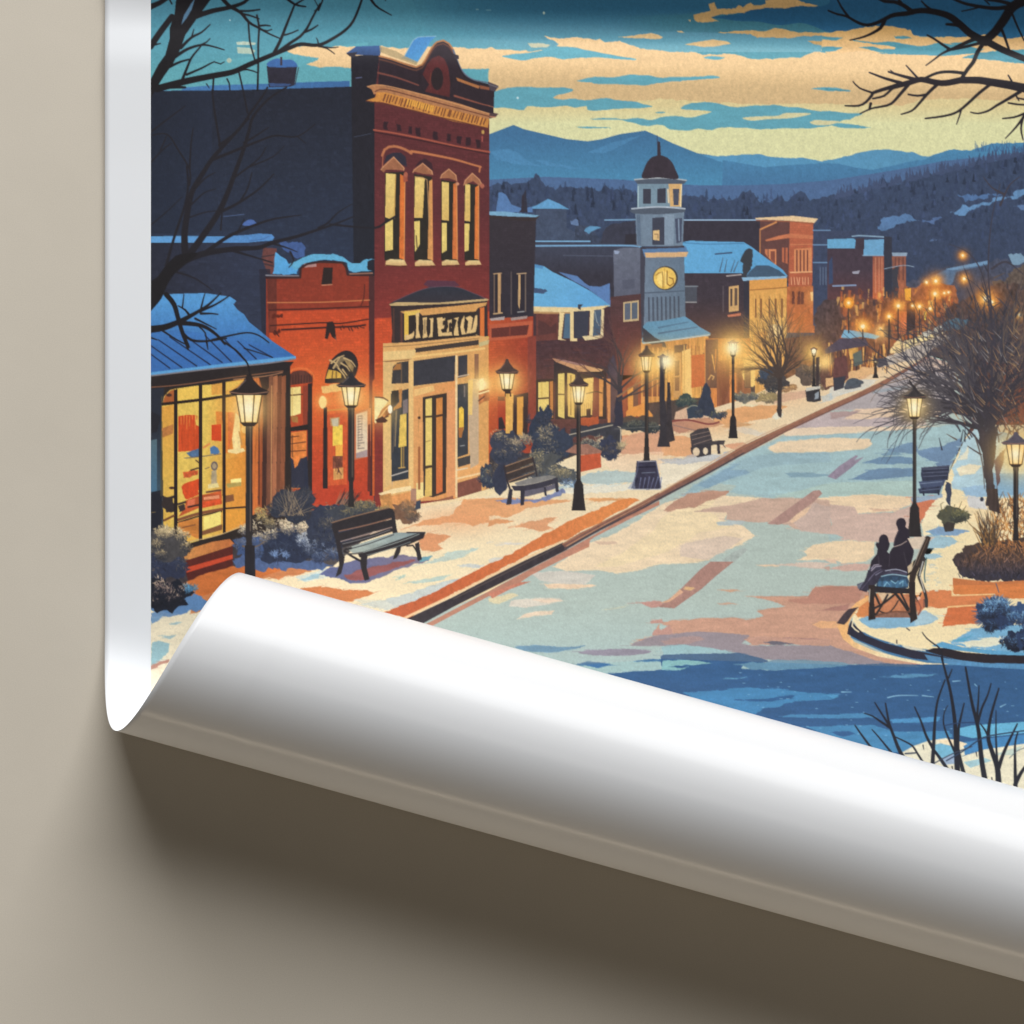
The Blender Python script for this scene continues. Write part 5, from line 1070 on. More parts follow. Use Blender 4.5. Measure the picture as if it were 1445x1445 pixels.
def lamp(cx, top, w, hcap, hgl, base, pw, bw, cap=(48, 44, 46), gl=((244, 200, 104), (255, 242, 196)), R_=None, gk=.5, kn=True, deg=0):
    """street lamp: roofed lantern of width w with its top at `top`, post down to `base`"""
    part('printed_street_lamp')
    y1 = top + hcap
    y2 = y1 + hgl
    if R_:
        glow(cx, y1 + hgl * .5, R_, (250, 198, 106), gk)
    sub('printed_post')
    h = base - y2
    F([(cx - pw * .6, y2), (cx + pw * .6, y2), (cx + pw * .5, y2 + h * .12), (cx + pw * .55, y2 + h * .72), (cx + bw * .32, y2 + h * .76), (cx + bw * .38, y2 + h * .88), (cx + bw * .5, base), (cx - bw * .5, base), (cx - bw * .38, y2 + h * .88), (cx - bw * .32, y2 + h * .76), (cx - pw * .55, y2 + h * .72), (cx - pw * .5, y2 + h * .12)], BK, t=.09, tk='v')
    L([(cx + pw * .2, y2 + 4), (cx + pw * .2, y2 + h * .7)], (92, 80, 72), pw * .16 + .3)
    sub('printed_lantern_glass')
    F([(cx - w * .40, y1), (cx + w * .40, y1), (cx + w * .25, y2), (cx - w * .25, y2)], gl[0], t=.03)
    F([(cx - w * .17, y1), (cx + w * .12, y1), (cx + w * .09, y2 - hgl * .05), (cx - w * .12, y2 - hgl * .05)], gl[1], t=0); F([(cx - w * .38, y1 + 1), (cx - w * .22, y1 + 1), (cx - w * .15, y2 - 1), (cx - w * .23, y2 - 1)], gl[1], a=.7, t=0); F([(cx + w * .2, y1 + 1), (cx + w * .36, y1 + 1), (cx + w * .22, y2 - 1), (cx + w * .13, y2 - 1)], gl[1], a=.7, t=0)
    lw = max(.8, w * .035)
    for f in (-.40, -.19, .16, .40):
        L([(cx + w * f, y1), (cx + w * f * .63, y2)], (70, 56, 44), lw)
    glow(cx, y1 + hgl * .5, hgl * .95, (255, 214, 128), .55)
    glow(cx - w * .02, y1 + hgl * .5, hgl * .42, (255, 250, 220), .8)
    for f in (-.40, -.19, .16, .40):
        L([(cx + w * f, y1), (cx + w * f * .63, y2)], (92, 70, 48), lw * .8)
    sub('printed_lantern_cap')
    F([(cx - w * .62, y1 - hcap * .12), (cx - w * .34, y1 - hcap * .34), (cx - w * .13, y1 - hcap * .72), (cx - w * .06, top), (cx + w * .06, top), (cx + w * .13, y1 - hcap * .72), (cx + w * .34, y1 - hcap * .36), (cx + w * .62, y1 - hcap * .14), (cx + w * .54, y1 + 1), (cx - w * .5, y1 + 1.2)], cap, t=.08)
    L([(cx - w * .58, y1 - hcap * .1), (cx, y1 - hcap * .02), (cx + w * .58, y1 - hcap * .12)], (150, 112, 92), max(.8, w * .03)); L([(cx - w * .1, y1 - hcap * .7), (cx - w * .36, y1 - hcap * .26)], (120, 106, 104), max(.6, w * .025))
    F([(cx - w * .28, y2 - .6), (cx + w * .28, y2 - .6), (cx + w * .16, y2 + hgl * .12), (cx - w * .16, y2 + hgl * .12)], (62, 50, 42))


lamp(352, 528, 46, 29, 40, 815, 9, 13, cap=(44, 36, 36), R_=34, gk=.35)
L("343,771 352,774 366,770 374,764", (120, 96, 70), 2, 1); F("346,770 360,770 361,815 346,815", (36, 34, 40), t=.1)
lamp(496, 527, 34, 19, 27, 716, 8.5, 9, cap=(48, 46, 50), R_=28, gk=.4)
lamp(716, 507, 27, 20, 23, 612, 2.5, 3, cap=(76, 60, 56), R_=30, gk=.7)
F("713,552 721,552 722,560 713,560", (64, 48, 44)); F("714,556 720,556 720,612 714,612", (222, 172, 92), t=.1)
lamp(817, 527, 23, 18, 24, 721, 5.5, 20, cap=(70, 56, 54), R_=24, gk=.45)
lamp(913, 488, 20, 15, 21, 651, 4.5, 9, cap=(66, 56, 56), R_=30, gk=.75)
lamp(936, 500, 13, 4, 18, 631, 5, 12, cap=(74, 58, 52), R_=30, gk=.8)
F("932,505 936,505 938,560 942,590 941,604 944,618 946,631 928,631 931,616 932,600 931,560", (54, 50, 56), t=.1); F("942,540 946,540 949,600 953,622 941,626", (58, 52, 56), t=.15); glow(941, 510, 13, (255, 244, 200), .95)
lamp(1035, 480, 13, 4, 18, 619, 3.4, 13, cap=(200, 150, 90), R_=36, gk=.9)
glow(1034, 491, 12, (255, 246, 200), .9)
lamp(1149, 490, 9, 3, 10, 546, 2.6, 6, cap=(120, 90, 66), R_=20, gk=.8)
E(1149, 496, 3, 3.6, (255, 246, 210), t=0)
F("1152,505 1157,504 1156,548 1152,548", (62, 52, 54)); glow(1165, 510, 11, (246, 206, 130), .8)
lamp(1236, 505, 8, 4, 4, 534, 3.4, 9, cap=(64, 56, 56), gl=((130, 100, 70), (150, 120, 80)))
for x, y0, y1 in ((1255, 452, 498), (1282, 452, 480), (1290, 470, 486)):
    part('printed_village_lamp_post')
    L([(x, y0), (x, y1)], (66, 54, 54), 1.8, 2.4)

# ------------------------------------------------------------------ printed benches and litter bins
part('printed_bench_shadow')
F("450,810 470,800 500,792 560,784 592,786 606,790 592,797 570,801 545,812 520,822 495,824 470,815", (92, 102, 146), g=((130, 120, 140), 450, 0, 600, 0), r=.8, t=.07, tk='h'); F("486,812 520,802 560,794 588,790 570,799 540,808 510,820 490,818", (150, 92, 92), t=.08, tk='h', r=.6); F("596,786 612,784 606,790 592,794", (110, 160, 176), r=.6); F("700,706 760,704 780,698 795,690 800,696 770,708 720,712", (120, 130, 168), r=.8, t=.1)
part('printed_park_bench')
WD, WH = (46, 42, 46), (150, 108, 88)
sub('printed_backrest')
F("468,738 500,728 549,717 555,719 557,731 520,739 480,750 472,748", WD, t=.08); F("478,753 520,742 554,733 557,745 520,752 480,764", WD, t=.08); F("481,767 520,756 553,745 556,750 520,762 485,773", WD, t=.08)
L("469,738 500,729 549,717", (140, 108, 86), 1.6); L("479,750 520,741 556,731", WH, 1.4); L("480,765 520,754 555,744", (176, 150, 140), 1.2); L("484,768 520,759 551,748", (120, 120, 126), 1.2)
F("552,722 557,722 560,745 562,754 555,755", WD); F("468,742 476,744 482,770 486,790 479,790 474,762", WD)
sub('printed_seat')
F("489,774 520,764 545,756 560,752 600,752 582,760 555,768 520,778 500,782", (168, 178, 170), g=((130, 146, 150), 490, 0, 590, 0), t=.08, tk='h'); F("505,781 530,774 570,760 596,751 601,752 598,760 575,770 545,777 518,786 508,787", WD, t=.06); L("512,780 545,771 575,761 592,754", (150, 160, 156), 1.2); L("518,784 548,776 580,765", (120, 130, 130), 1); L("490,776 520,768 556,755", (70, 74, 80), 1.4); L("575,752 600,752", (60, 60, 66), 2)
for q in ("479,786 487,786 486,794 482,810 474,815 479,798", "510,785 519,784 518,802 522,818 515,820 511,806 509,796", "586,768 592,765 593,776 596,790 590,792 588,780", "560,774 567,770 565,780 560,788 555,790 557,782"):
    sub('printed_leg')
    F(q, WD, t=.06)
back()
L("486,778 498,786 509,792", WD, 3); L("486,782 500,782 512,780", (90, 86, 84), 2); L("488,776 496,774", WD, 3); L("575,771 583,770 589,780", WD, 2)
part('printed_park_bench')
F("699,664 706,655 712,652 714,672 716,690 706,700 698,692 694,678", (52, 56, 74), r=.6, t=.1)
sub('printed_backrest')
F("711,659 730,652 750,645 754,647 753,653 735,660 713,667", (66, 54, 50), t=.12); F("713,669 735,662 753,656 755,664 736,670 716,677", (60, 52, 52), t=.12); F("716,679 738,672 755,667 755,670 738,677 720,682", (64, 56, 56), t=.1)
for q in ("712,659 735,651 751,646", "714,669 735,662 753,656", "717,680 736,673 754,667"):
    L(q, (170, 132, 102), 1.3, .9)
L("712,658 716,678 720,690", (52, 46, 52), 2.6); L("752,646 756,662 758,672", (52, 46, 52), 2.2)
sub('printed_seat')
F("726,682 745,676 775,671 786,673 778,678 752,684 732,687", (130, 128, 126), t=.08); F("722,686 740,686 760,682 787,674 788,681 768,688 742,693 726,693", (56, 54, 66), t=.1); F("740,693 768,688 788,682 789,688 775,693 745,701 734,702", (66, 66, 92), a=.8, t=.1); L("728,686 752,683 780,676", (166, 160, 150), .9)
for q in ("735,690 741,692 740,713 735,714", "719,690 724,691 722,712 715,713", "783,680 788,682 789,694 785,695", "768,688 771,688 772,700 769,700"):
    sub('printed_leg')
    F(q, (50, 48, 60))
part('printed_park_bench')
F("974,613 985,606 1000,604 1003,612 1006,624 990,630 977,636", (66, 60, 64), t=.1); F("985,629 1000,624 1015,622 1024,622 1022,628 1008,628 992,634", (70, 64, 66))
for q in ("976,615 1002,609", "977,621 1004,614", "979,628 1005,620"):
    L(q, (140, 120, 112), 1)
F("975,632 990,627 1004,626 1004,642 985,646 976,640", (58, 54, 60)); E(983, 638, 5, 6, (222, 200, 170)); E(996, 637, 3.6, 5, (222, 204, 176)); F("1012,625 1016,625 1017,641 1013,641", (60, 54, 60)); L("1019,626 1024,632", (90, 80, 80), 1)
part('printed_park_bench')
F("1301,660 1340,657 1340,664 1338,678 1302,680 1300,670", (52, 56, 76), t=.1)
for y in (661, 666, 671):
    L([(1303, y + 2), (1338, y)], (96, 102, 124), 1.1)
L("1301,661 1340,658", (84, 88, 108), 1.6)
F("1297,680 1335,677 1332,686 1300,690", (70, 80, 108), t=.1); L("1299,683 1330,680", (120, 134, 160), 1.2); F("1296,690 1330,686 1326,697 1298,697", (56, 62, 86), t=.15); L("1303,690 1304,699", (44, 48, 66), 2.4); L("1324,688 1325,698", (44, 48, 66), 2.4); L("1300,693 1328,690", (100, 112, 140), 1); F("1334,680 1344,684 1342,700 1340,714 1336,704", (60, 66, 86), r=.8)
part('printed_litter_bin')
F("899,651 926,650 932,676 933,690 915,692 891,690 897,672", (54, 52, 72), t=.12); L("901,652 926,651", (160, 160, 170), 1.4); L("906,668 925,667", (120, 130, 150), 1)
for x in (896, 901, 907, 913, 919, 925, 930):
    L([(x + 4, 670 + rng.random() * 6), (x + rng.normal(), 690)], [(150, 156, 180), (110, 116, 146), (30, 30, 46)][x % 3], 1.6, .7)
L("900,660 927,659", (34, 32, 48), 2); L("895,680 900,664 901,653", (104, 108, 134), 1.4, .8); L("926,652 930,672 933,688", (86, 92, 122), 1.6); L("890,691 934,691", (190, 196, 204), 1.2); F("886,690 896,676 897,690", (150, 160, 184), a=.6)
part('printed_litter_bin')
F("1137,551 1157,547 1159,566 1150,568 1139,567", (56, 54, 58), t=.15); F("1138,548 1158,545 1158,549 1138,553", (200, 196, 186)); F("1150,556 1157,554 1156,563 1148,565", (150, 160, 170), r=.6)
part('printed_litter_bin')
F("1178,506 1195,502 1198,534 1177,552 1176,530", (104, 68, 66), t=.1); F("1176,534 1194,531 1191,548 1178,552", (60, 60, 70)); F("1194,538 1205,532 1220,540 1210,548 1194,550", (84, 88, 98), r=.8, t=.1); E(1205, 540, 10, 6, (80, 88, 98), t=.1)

# ------------------------------------------------------------------ printed right-hand side: tree, plants, lamps
part('printed_right_side_shrubbery')
F("1345,790 1365,770 1400,764 1445,760 1510,760 1510,818 1400,822 1360,816", (78, 62, 56), g=((56, 52, 62), 0, 765, 0, 815), r=1.5, t=.15, tk='d')
for i in range(900):
    x, y = 1352 + rng.random() ** .8 * 150, 768 + rng.random() * 48
    if y < 768 + max(0, 1392 - x) * .75:
        continue
    f = (y - 765) / 50
    cc = np.array((176, 116, 66)) * (1 - f) + np.array((50, 50, 66)) * f
    L([(x, y), (x + rng.normal() * 4, y - 3 - rng.random() * 7)], np.clip(cc * (1 + .25 * rng.normal()), 20, 240), 1.2, .4)
for i in range(500):
    x, y = 1400 + rng.random() * 100, 705 + rng.random() * 62
    cc = [(206, 140, 72), (120, 84, 58), (72, 60, 56), (160, 104, 60)][int(rng.integers(4))]
    L([(x, y), (x + rng.normal() * 5, y - 4 - rng.random() * 9)], cc, 1.4, .4)
for i in range(60):
    x = 1384 + rng.random() * 22
    L([(x, 772 - rng.random() * 10), (x + rng.normal() * 11 - 4, 716 + rng.random() * 36)], [(92, 72, 54), (150, 110, 66), (60, 52, 52)][i % 3], 1.7, .4)
F("1345,816 1400,822 1510,816 1510,820 1400,826 1345,826", (196, 120, 74))
part('printed_right_side_tree')
F("1360,470 1385,440 1410,430 1450,425 1510,430 1510,640 1420,640 1400,610 1376,580 1356,540 1350,500", (62, 60, 68), r=6, ry=6, t=.25, tk='d', a=.25)
for i in range(420):
    x, y = 1408 + rng.normal() * 34, 520 + rng.normal() * 52
    if y > 640:
        continue
    L([(x, y), (x + rng.normal() * 8, y - 6 - rng.random() * 14)], [(58, 56, 66), (72, 68, 74), (50, 50, 60), (92, 76, 68), (62, 62, 72)][i % 5], 2.2, .7, a=.9)
for i in range(34):
    a_ = -math.pi * .98 + rng.random() * math.pi * .92
    x, y = 1396 + rng.normal() * 6, 622 - rng.random() * 60
    ln = 50 + rng.random() * 34
    twigs(x, y, a_ if a_ < -.9 else a_ - .4, ln, 4.6, 3, (58, 54, 62), .42, .35, 3, [(70, 66, 74), (60, 60, 72), (112, 94, 80)][i % 3], .45)
for i in range(22):
    a_ = -math.pi + rng.random() * 1.0 - .05
    twigs(1388, 606 - rng.random() * 40, a_ + .12, 52 + rng.random() * 22, 4.2, 2, (58, 54, 60), .3, .3, 3, (78, 74, 80), .45)
for q in ("1390,640 1375,615 1350,595 1320,585 1303,580", "1388,610 1360,585 1335,565 1310,556 1297,552", "1390,590 1365,550 1340,530 1310,520", "1388,560 1360,520 1335,480 1310,450", "1396,560 1385,480 1375,420 1362,380", "1400,540 1400,450 1395,380 1400,310 1412,260", "1406,500 1390,400 1370,360 1340,345", "1400,380 1420,370 1445,388", "1418,275 1400,265 1388,250", "1412,290 1425,262 1440,250"):
    L(q, (62, 58, 68), 3.2, .8)
for i in range(120):
    x, y = 1350 + rng.random() * 90, 470 + rng.random() * 130
    L([(x, y), (x - 4 - rng.random() * 9, y - 5 - rng.random() * 10)], [(170, 136, 100), (140, 136, 136), (132, 98, 78), (46, 46, 56)][i % 4], 1.2, .4)
for i in range(150):
    x, y = 1405 + rng.random() * 60, 545 + rng.random() * 70
    L([(x, y), (x + rng.normal() * 6, y - 3 - rng.random() * 8)], [(120, 80, 64), (88, 70, 66), (66, 58, 62), (80, 66, 62)][i % 4], 1.8, .6)
F("1436,572 1445,566 1510,560 1510,590 1445,594", (140, 84, 62), r=2, t=.2, a=.6)
sub('printed_trunk')
F("1380,606 1386,604 1395,612 1402,604 1408,598 1405,640 1402,668 1403,700 1405,714 1393,714 1392,690 1389,668 1386,636", (62, 56, 62), t=.12, tk='v', r=.6); L("1376,615 1386,650 1390,690", (86, 76, 76), 2, 1); F("1404,650 1420,632 1412,670 1408,700", (84, 70, 84), t=.1, r=.6); F("1392,690 1408,690 1412,725 1396,720", (70, 58, 56), t=.15, tk='v')
L("1385,642 1375,636 1366,630", (76, 70, 74), 2.4, 1); E(1386, 705, 2.6, 3.2, (52, 54, 70))
lamp(1291, 546, 28, 16, 27, 758, 5, 20, cap=(58, 54, 56), R_=20, gk=.3)
L("1284,538 1290,547 1296,555", (50, 46, 50), 2.4); L("1281,541 1290,545", (50, 46, 50), 1.4)
lamp(1434, 610, 34, 17, 29, 763, 7, 9, cap=(86, 80, 92), gl=((240, 170, 84), (255, 224, 160)), R_=44, gk=.7)
part('printed_potted_plant')
F("1310,748 1335,744 1366,749 1350,756 1320,754", (130, 160, 192), r=.6); F("1330,736 1349,735 1346,750 1334,751", (62, 56, 54), t=.1)
shrub(1342, 728, 22, 12, [(136, 130, 84), (96, 96, 72), (70, 74, 66), (60, 62, 60)], n=280, ln=7, base=(84, 84, 70))
for q in ("1330,722 1328,712 1332,709", "1352,722 1358,708", "1345,722 1348,712", "1358,724 1364,714", "1336,722 1333,716"):
    L(q, (110, 100, 66), 1.2, .6)
part('printed_blue_frosted_shrub')
shrub(1408, 866, 30, 24, [(120, 170, 212), (70, 110, 156), (44, 62, 96), (34, 42, 62), (30, 38, 58)], n=560, ln=7, base=(44, 58, 88))
shrub(1450, 866, 26, 20, [(130, 180, 218), (80, 124, 170), (50, 74, 110), (40, 50, 76)], n=360, ln=7, base=(56, 80, 118))
for i in range(60):
    a_ = rng.random() * 6.28
    L([(1405 + 26 * math.cos(a_), 866 + 20 * math.sin(a_)), (1405 + 34 * math.cos(a_), 866 + 27 * math.sin(a_))], (60, 92, 134), 1.2, .3)
part('printed_blue_frosted_shrub')
shrub(1436, 904, 22, 16, [(130, 180, 220), (72, 112, 160), (38, 48, 72), (26, 32, 48), (24, 30, 46)], n=420, ln=7, base=(36, 46, 70)); shrub(1462, 898, 30, 26, [(110, 160, 206), (60, 90, 134), (34, 42, 64), (28, 34, 50)], n=360, base=(44, 60, 92))
L("1406,824 1410,836", (70, 90, 120), 1.2)

# ------------------------------------------------------------------ printed couple on a rustic chair-like bench
PC = (44, 38, 50)
part('printed_person_with_raised_collar')
F("1240,767 1243,760 1247,755 1251,756 1254,762 1256,768 1254,776 1252,779 1258,784 1260,795 1256,806 1240,812 1228,812 1230,792 1234,787 1238,782 1239,775 1236,769 1238,765", PC, s=1, t=.06)
E(1247.5, 763, 6.8, 8.4, PC); F("1229,800 1240,797 1244,802 1234,814 1226,824 1222,834 1212,832 1210,826 1220,820 1224,810", (62, 58, 78), t=.12, r=.4); F("1210,826 1218,822 1222,826 1220,834 1211,831", (104, 108, 124), t=.1); L("1230,803 1234,798 1241,797", (170, 160, 176), 1.3); F("1226,806 1244,803 1258,806 1256,814 1242,818 1232,828 1222,836 1212,833 1220,820", (54, 50, 66), t=.15, r=.5); L("1226,820 1234,810 1244,804", (120, 114, 140), 1.4, .7); L("1216,832 1228,818", (96, 90, 112), 1.2, .6); L("1230,806 1236,800 1244,799", (176, 168, 182), 1.3); L("1236,812 1246,806", (150, 150, 176), 1.2, .5); L("1240,786 1241,796", (64, 56, 68), 1.6)
part('printed_person_in_dark_coat')
F("1266,742 1266,736 1270,732 1276,732 1279,738 1278,744 1283,748 1284,760 1286,768 1290,778 1287,792 1281,806 1258,808 1256,780 1262,772 1264,758 1268,749 1267,745", PC, s=1, t=.06)
E(1272, 739, 7, 7.6, PC); L("1270,748 1264,760 1262,770", (62, 54, 66), 1.6); L("1276,780 1280,798", (58, 52, 62), 2); L("1262,772 1272,769 1280,764", (190, 170, 160), 1.1); L("1256,782 1255,800", (70, 62, 74), 1)
part('printed_rustic_bench')
F("1281,760 1305,758 1304,764 1296,776 1288,774", (214, 196, 176)); F("1228,842 1290,838 1295,872 1232,872", (196, 128, 92), t=.1); F("1232,866 1290,864 1286,872 1240,872", (140, 100, 84), t=.15); F("1238,836 1262,834 1258,842 1246,850", (214, 184, 150))
F("1306,760 1310,757 1314,759 1310,772 1302,792 1293,812 1290,824 1283,826 1284,812 1292,792 1300,772", (62, 50, 44), t=.12, tk='v'); L("1309,761 1301,782 1292,804 1287,824", (54, 44, 42), 8, 7); L("1306,760 1298,778 1291,796 1286,806", (176, 164, 150), 1.6, .8); L("1310,760 1303,776 1294,798", (110, 90, 76), 1.2); F("1281,800 1286,796 1290,790 1287,806 1282,810", (200, 180, 150))
F("1237,826 1242,816 1254,811 1280,813 1283,820 1282,830 1262,834 1238,830", (50, 72, 96), t=.2); F("1240,822 1250,819 1262,822 1278,819 1281,828 1262,832 1241,829", (66, 104, 136), r=.6, t=.2); F("1244,814 1258,806 1282,808 1280,814 1256,812", (70, 66, 86)); L("1250,806 1265,804 1280,808", (170, 176, 196), 1.4); L("1244,814 1260,811 1281,814", (150, 190, 206), 1.4)
for q in ("1248,828 1252,822 1256,826", "1258,820 1264,824 1268,820", "1270,824 1275,820 1274,828", "1256,830 1262,831"):
    L(q, (140, 190, 214), 1.6, .6)
F("1228,826 1240,828 1282,831 1290,822 1292,838 1262,838 1230,836", (42, 38, 44), t=.08)
sub('printed_leg')
F("1226,826 1235,826 1234,850 1236,874 1226,876 1227,850", (46, 38, 38), t=.1)
sub('printed_leg')
F("1283,822 1292,822 1292,850 1295,874 1285,880 1284,850", (46, 38, 38), t=.1); L("1292,840 1294,866", (120, 90, 76), 1)
back()
L("1228,832 1227,850", (190, 180, 170), 1.4); L("1235,838 1241,852", BK, 3); L("1262,840 1247,852 1234,859", BK, 3); L("1264,838 1275,852 1285,868", BK, 3.6); L("1272,838 1283,860", BK, 2.6); L("1253,840 1244,856 1234,872", BK, 2.8); L("1240,862 1252,866 1262,858 1268,848", BK, 1.6); L("1236,870 1258,864 1284,864", (110, 74, 60), 2); L("1290,838 1300,858 1296,868", BK, 1.8); L("1300,838 1294,850", BK, 2); E(1297, 845, 2.4, 3, (230, 190, 170))
L("1304,790 1300,804 1297,812 1300,822 1305,834 1308,848 1308,856", (54, 52, 54), 5, 4); L("1303,793 1299,808 1298,813", (200, 200, 196), 1.6); L("1299,815 1303,828 1305,836", (206, 200, 190), 1.5); L("1308,788 1305,810 1306,822", (70, 104, 110), 1.6); F("1303,846 1309,846 1308,857 1303,858", (64, 60, 58)); F("1292,850 1304,842 1306,856 1296,870", (190, 110, 84), a=.7)

# ------------------------------------------------------------------ printed bare tree framing the picture at the left
part('printed_framing_tree')
BL, BW = (28, 26, 30), (34, 32, 39)
F("200,120 213,113 224,92 234,78 240,55 240,40 247,20 253,-40 310,-40 300,-3 292,8 280,24 262,50 255,70 245,90 232,108 222,124 213,140 200,150", BL, t=.05); F("256,36 260,22 270,6 276,-2 271,14 264,26", (84, 120, 150)); L("243,24 228,44 213,66", BL, 8, 9); L("240,-4 225,5 213,10", BL, 5, 8); L("240,0 243,6", BL, 2)
for q, a_, b_ in (("222,126 260,116 300,108 330,102 352,92 385,78 410,68 425,63 451,64 475,52 490,41 499,30 507,12 514,-8", 10, 2.6), ("275,24 300,16 325,11 345,4 356,-6", 8, 4), ("308,-10 318,3 327,11 340,18 352,32 366,40 380,48 396,55", 6, 1.6), ("340,16 352,16 367,14", 3, 2), ("341,20 352,22 366,27", 3, 1.8), ("363,22 366,40 365,62 365,95 364,128", 2.6, 2.6), ("351,33 353,58 357,74 361,88", 2.4, 2), ("366,37 375,36 382,37", 3, 1.6), ("368,42 378,44 384,42", 2.5, 1.4),
                 ("402,-4 417,7 432,10", 4, 1.8), ("417,7 434,-3", 2.4, 2), ("386,78 396,58 405,35 416,8", 5, 2.4), ("392,75 412,60 424,52 434,40 440,28 452,6", 5, 2), ("430,46 440,42 449,36", 3.4, 1.6), ("450,64 449,58 447,54", 2, 1), ("402,50 412,47 421,43", 2.6, 1.6), ("450,66 462,69 473,77", 2.4, 1), ("452,66 468,68 478,67", 2.4, 1),
                 ("258,113 264,98 271,82 284,66", 4, 2), ("264,106 285,97 303,88 312,91 317,88", 3.4, 1.2), ("240,95 255,88 270,84", 4, 2), ("246,82 265,70 285,64 300,66 317,71", 5, 1.4), ("284,64 292,60 297,55", 2.4, 1.2), ("256,68 270,54 285,46 297,35", 4.6, 1.4), ("271,53 274,42", 2.4, 1.2), ("520,-6 530,8 540,15 553,22", 4, 1.2), ("543,-2 545,2", 1.6, 1), ("213,66 222,63 227,62", 3, 1.4),
                 ("330,101 350,99 363,103", 3, 1.4), ("321,112 324,118 325,128", 2, 1.6), ("302,112 301,128", 2.4, 2.4), ("292,119 296,125", 1.6, .8), ("443,-2 450,12 444,16", 1, 1), ("450,15 458,-4", 2.4, 2), ("213,128 240,124 262,124", 6, 3)):
    L(q, BL, a_, b_)
for q, a_, b_ in (("300,128 303,155 306,175 310,200 311,215", 2.6, 3), ("338,103 344,130 350,160", 2.2, 2.4), ("262,364 261,330 266,295 272,270 288,243 302,222 320,202 342,178 354,160 372,135 378,124", 10, 2.4), ("266,362 288,332 308,302 322,272 333,242 344,212 352,185 358,165 380,140 405,124", 10, 2.2), ("240,376 262,368 290,358 330,352 365,350 385,343 420,334 451,324 475,316 500,306", 10, 1.6), ("290,357 320,336 350,322 385,310 425,304", 6, 1.2), ("466,317 495,320 530,322 545,314 562,304", 2.6, 3.2),
                 ("235,375 245,340 255,310 262,288 266,262 264,235", 4, 2.4), ("320,352 345,359 385,371", 4, 1.4), ("248,384 275,393 300,410", 3, 1), ("310,300 335,288 365,268 387,246", 4.5, 1.4), ("340,284 350,266 356,244", 2.6, 1.4), ("275,268 290,252 304,244", 3, 1.2), ("270,290 288,273 305,267", 2.6, 1), ("266,308 290,300 310,298", 2.2, 1), ("213,318 235,300 258,278", 2, 1), ("213,187 238,168 262,150", 2.6, 1.2), ("213,192 236,190 252,212 268,240 268,262", 1.6, 2.6), ("268,240 270,205 273,182", 3, 1.4), ("213,230 230,212 242,203", 2.4, 1.2), ("227,212 236,192", 2, 1.2),
                 ("300,226 330,214 370,198 390,192 420,193 445,176", 4.6, 1.2), ("345,202 362,192 380,180", 3.4, 1.2), ("330,252 365,225 376,208", 3, 1), ("352,236 385,222 402,206", 2.4, .8), ("310,205 330,190 352,168", 3.6, 2), ("420,193 432,203", 1.6, .8), ("312,325 314,300", 2.4, 1.6), ("335,330 345,310", 2.4, 1.4), ("385,344 405,350 420,356", 3, 1), ("410,356 415,368 408,378", 3, 1), ("450,322 462,316 478,300 498,288", 3, .8)):
    L(q, BW, a_, b_)
F("200,420 213,398 222,392 234,376 248,362 264,358 280,358 262,374 246,388 236,404 228,422 213,440 200,455", BL, s=1)
for q, a_, b_ in (("205,466 230,463 250,456 268,447 290,434 302,424 312,414", 11, 1.6), ("235,416 246,430 252,450 258,470 266,490", 7, 5), ("254,456 285,460 305,472 318,486", 7, 3), ("282,440 305,430 324,418", 4, 1.4), ("284,443 300,443 308,444", 3.4, 1.6), ("268,446 262,438 252,432", 3.6, 1.4), ("258,434 260,416", 2, 1.2), ("284,436 288,420 290,414", 2.6, 1.2), ("300,480 325,474 350,470 366,474 380,484", 2.6, 1.6), ("276,450 292,458 306,465", 3, 1), ("258,470 270,480 290,482 320,478", 4, 2), ("262,482 266,494", 4, 2), ("292,482 294,494", 3, 1), ("282,462 290,470 292,482", 2, 1.6), ("205,474 222,480", 3, 1.6), ("228,466 250,480 262,486", 2.6, 1.6), ("318,484 335,496 343,505 350,514 353,530", 2.6, 2), ("345,492 365,498 385,505", 1.8, 1)):
    L(q, BL, a_, b_)

# ------------------------------------------------------------------ printed bare branches at the top right
part('printed_overhanging_branch')
for q, a_, b_ in (("1169,16 1182,21 1195,24 1212,33 1225,36 1240,32 1252,26 1262,22 1280,20 1292,17", 2.2, 7), ("1286,18 1300,16 1320,18 1340,24 1356,36 1370,48 1392,60", 7, 11), ("1388,56 1410,68 1428,76 1460,88 1510,100", 10, 7), ("1178,-6 1188,12 1198,25", 1.6, 3.4), ("1234,-4 1248,3 1262,4 1275,9 1288,18", 4, 6), ("1262,-6 1272,6", 2, 4), ("1249,29 1243,40 1228,49 1214,54 1200,57", 5.5, 1.6), ("1300,3 1306,9 1315,16", 1.8, 4),
                 ("1510,-12 1455,0 1430,10 1416,30 1404,46 1388,60", 16, 11), ("1336,-4 1360,6 1385,11 1405,13 1425,11", 3, 6), ("1388,10 1372,14 1357,17", 2.4, 1.4), ("1384,-4 1390,2 1396,8", 3, 1.6), ("1394,1 1410,3 1425,7", 4, 5), ("1336,35 1350,36 1362,40", 3.4, 6), ("1309,50 1320,56 1330,63 1341,70", 2.2, 4), ("1307,93 1318,85 1330,76 1345,69 1365,60 1380,54", 1.4, 6), ("1338,71 1360,67 1388,60", 4, 4), ("1412,38 1418,52 1425,72", 4, 3), ("1428,20 1436,38 1446,58", 3, 2),
                 ("1388,62 1380,74 1374,88 1366,98 1358,110", 6, 5), ("1360,104 1340,102 1322,104 1304,112", 4.6, 3.4)):
    L(q, BL, a_, b_)
part('printed_overhanging_branch')
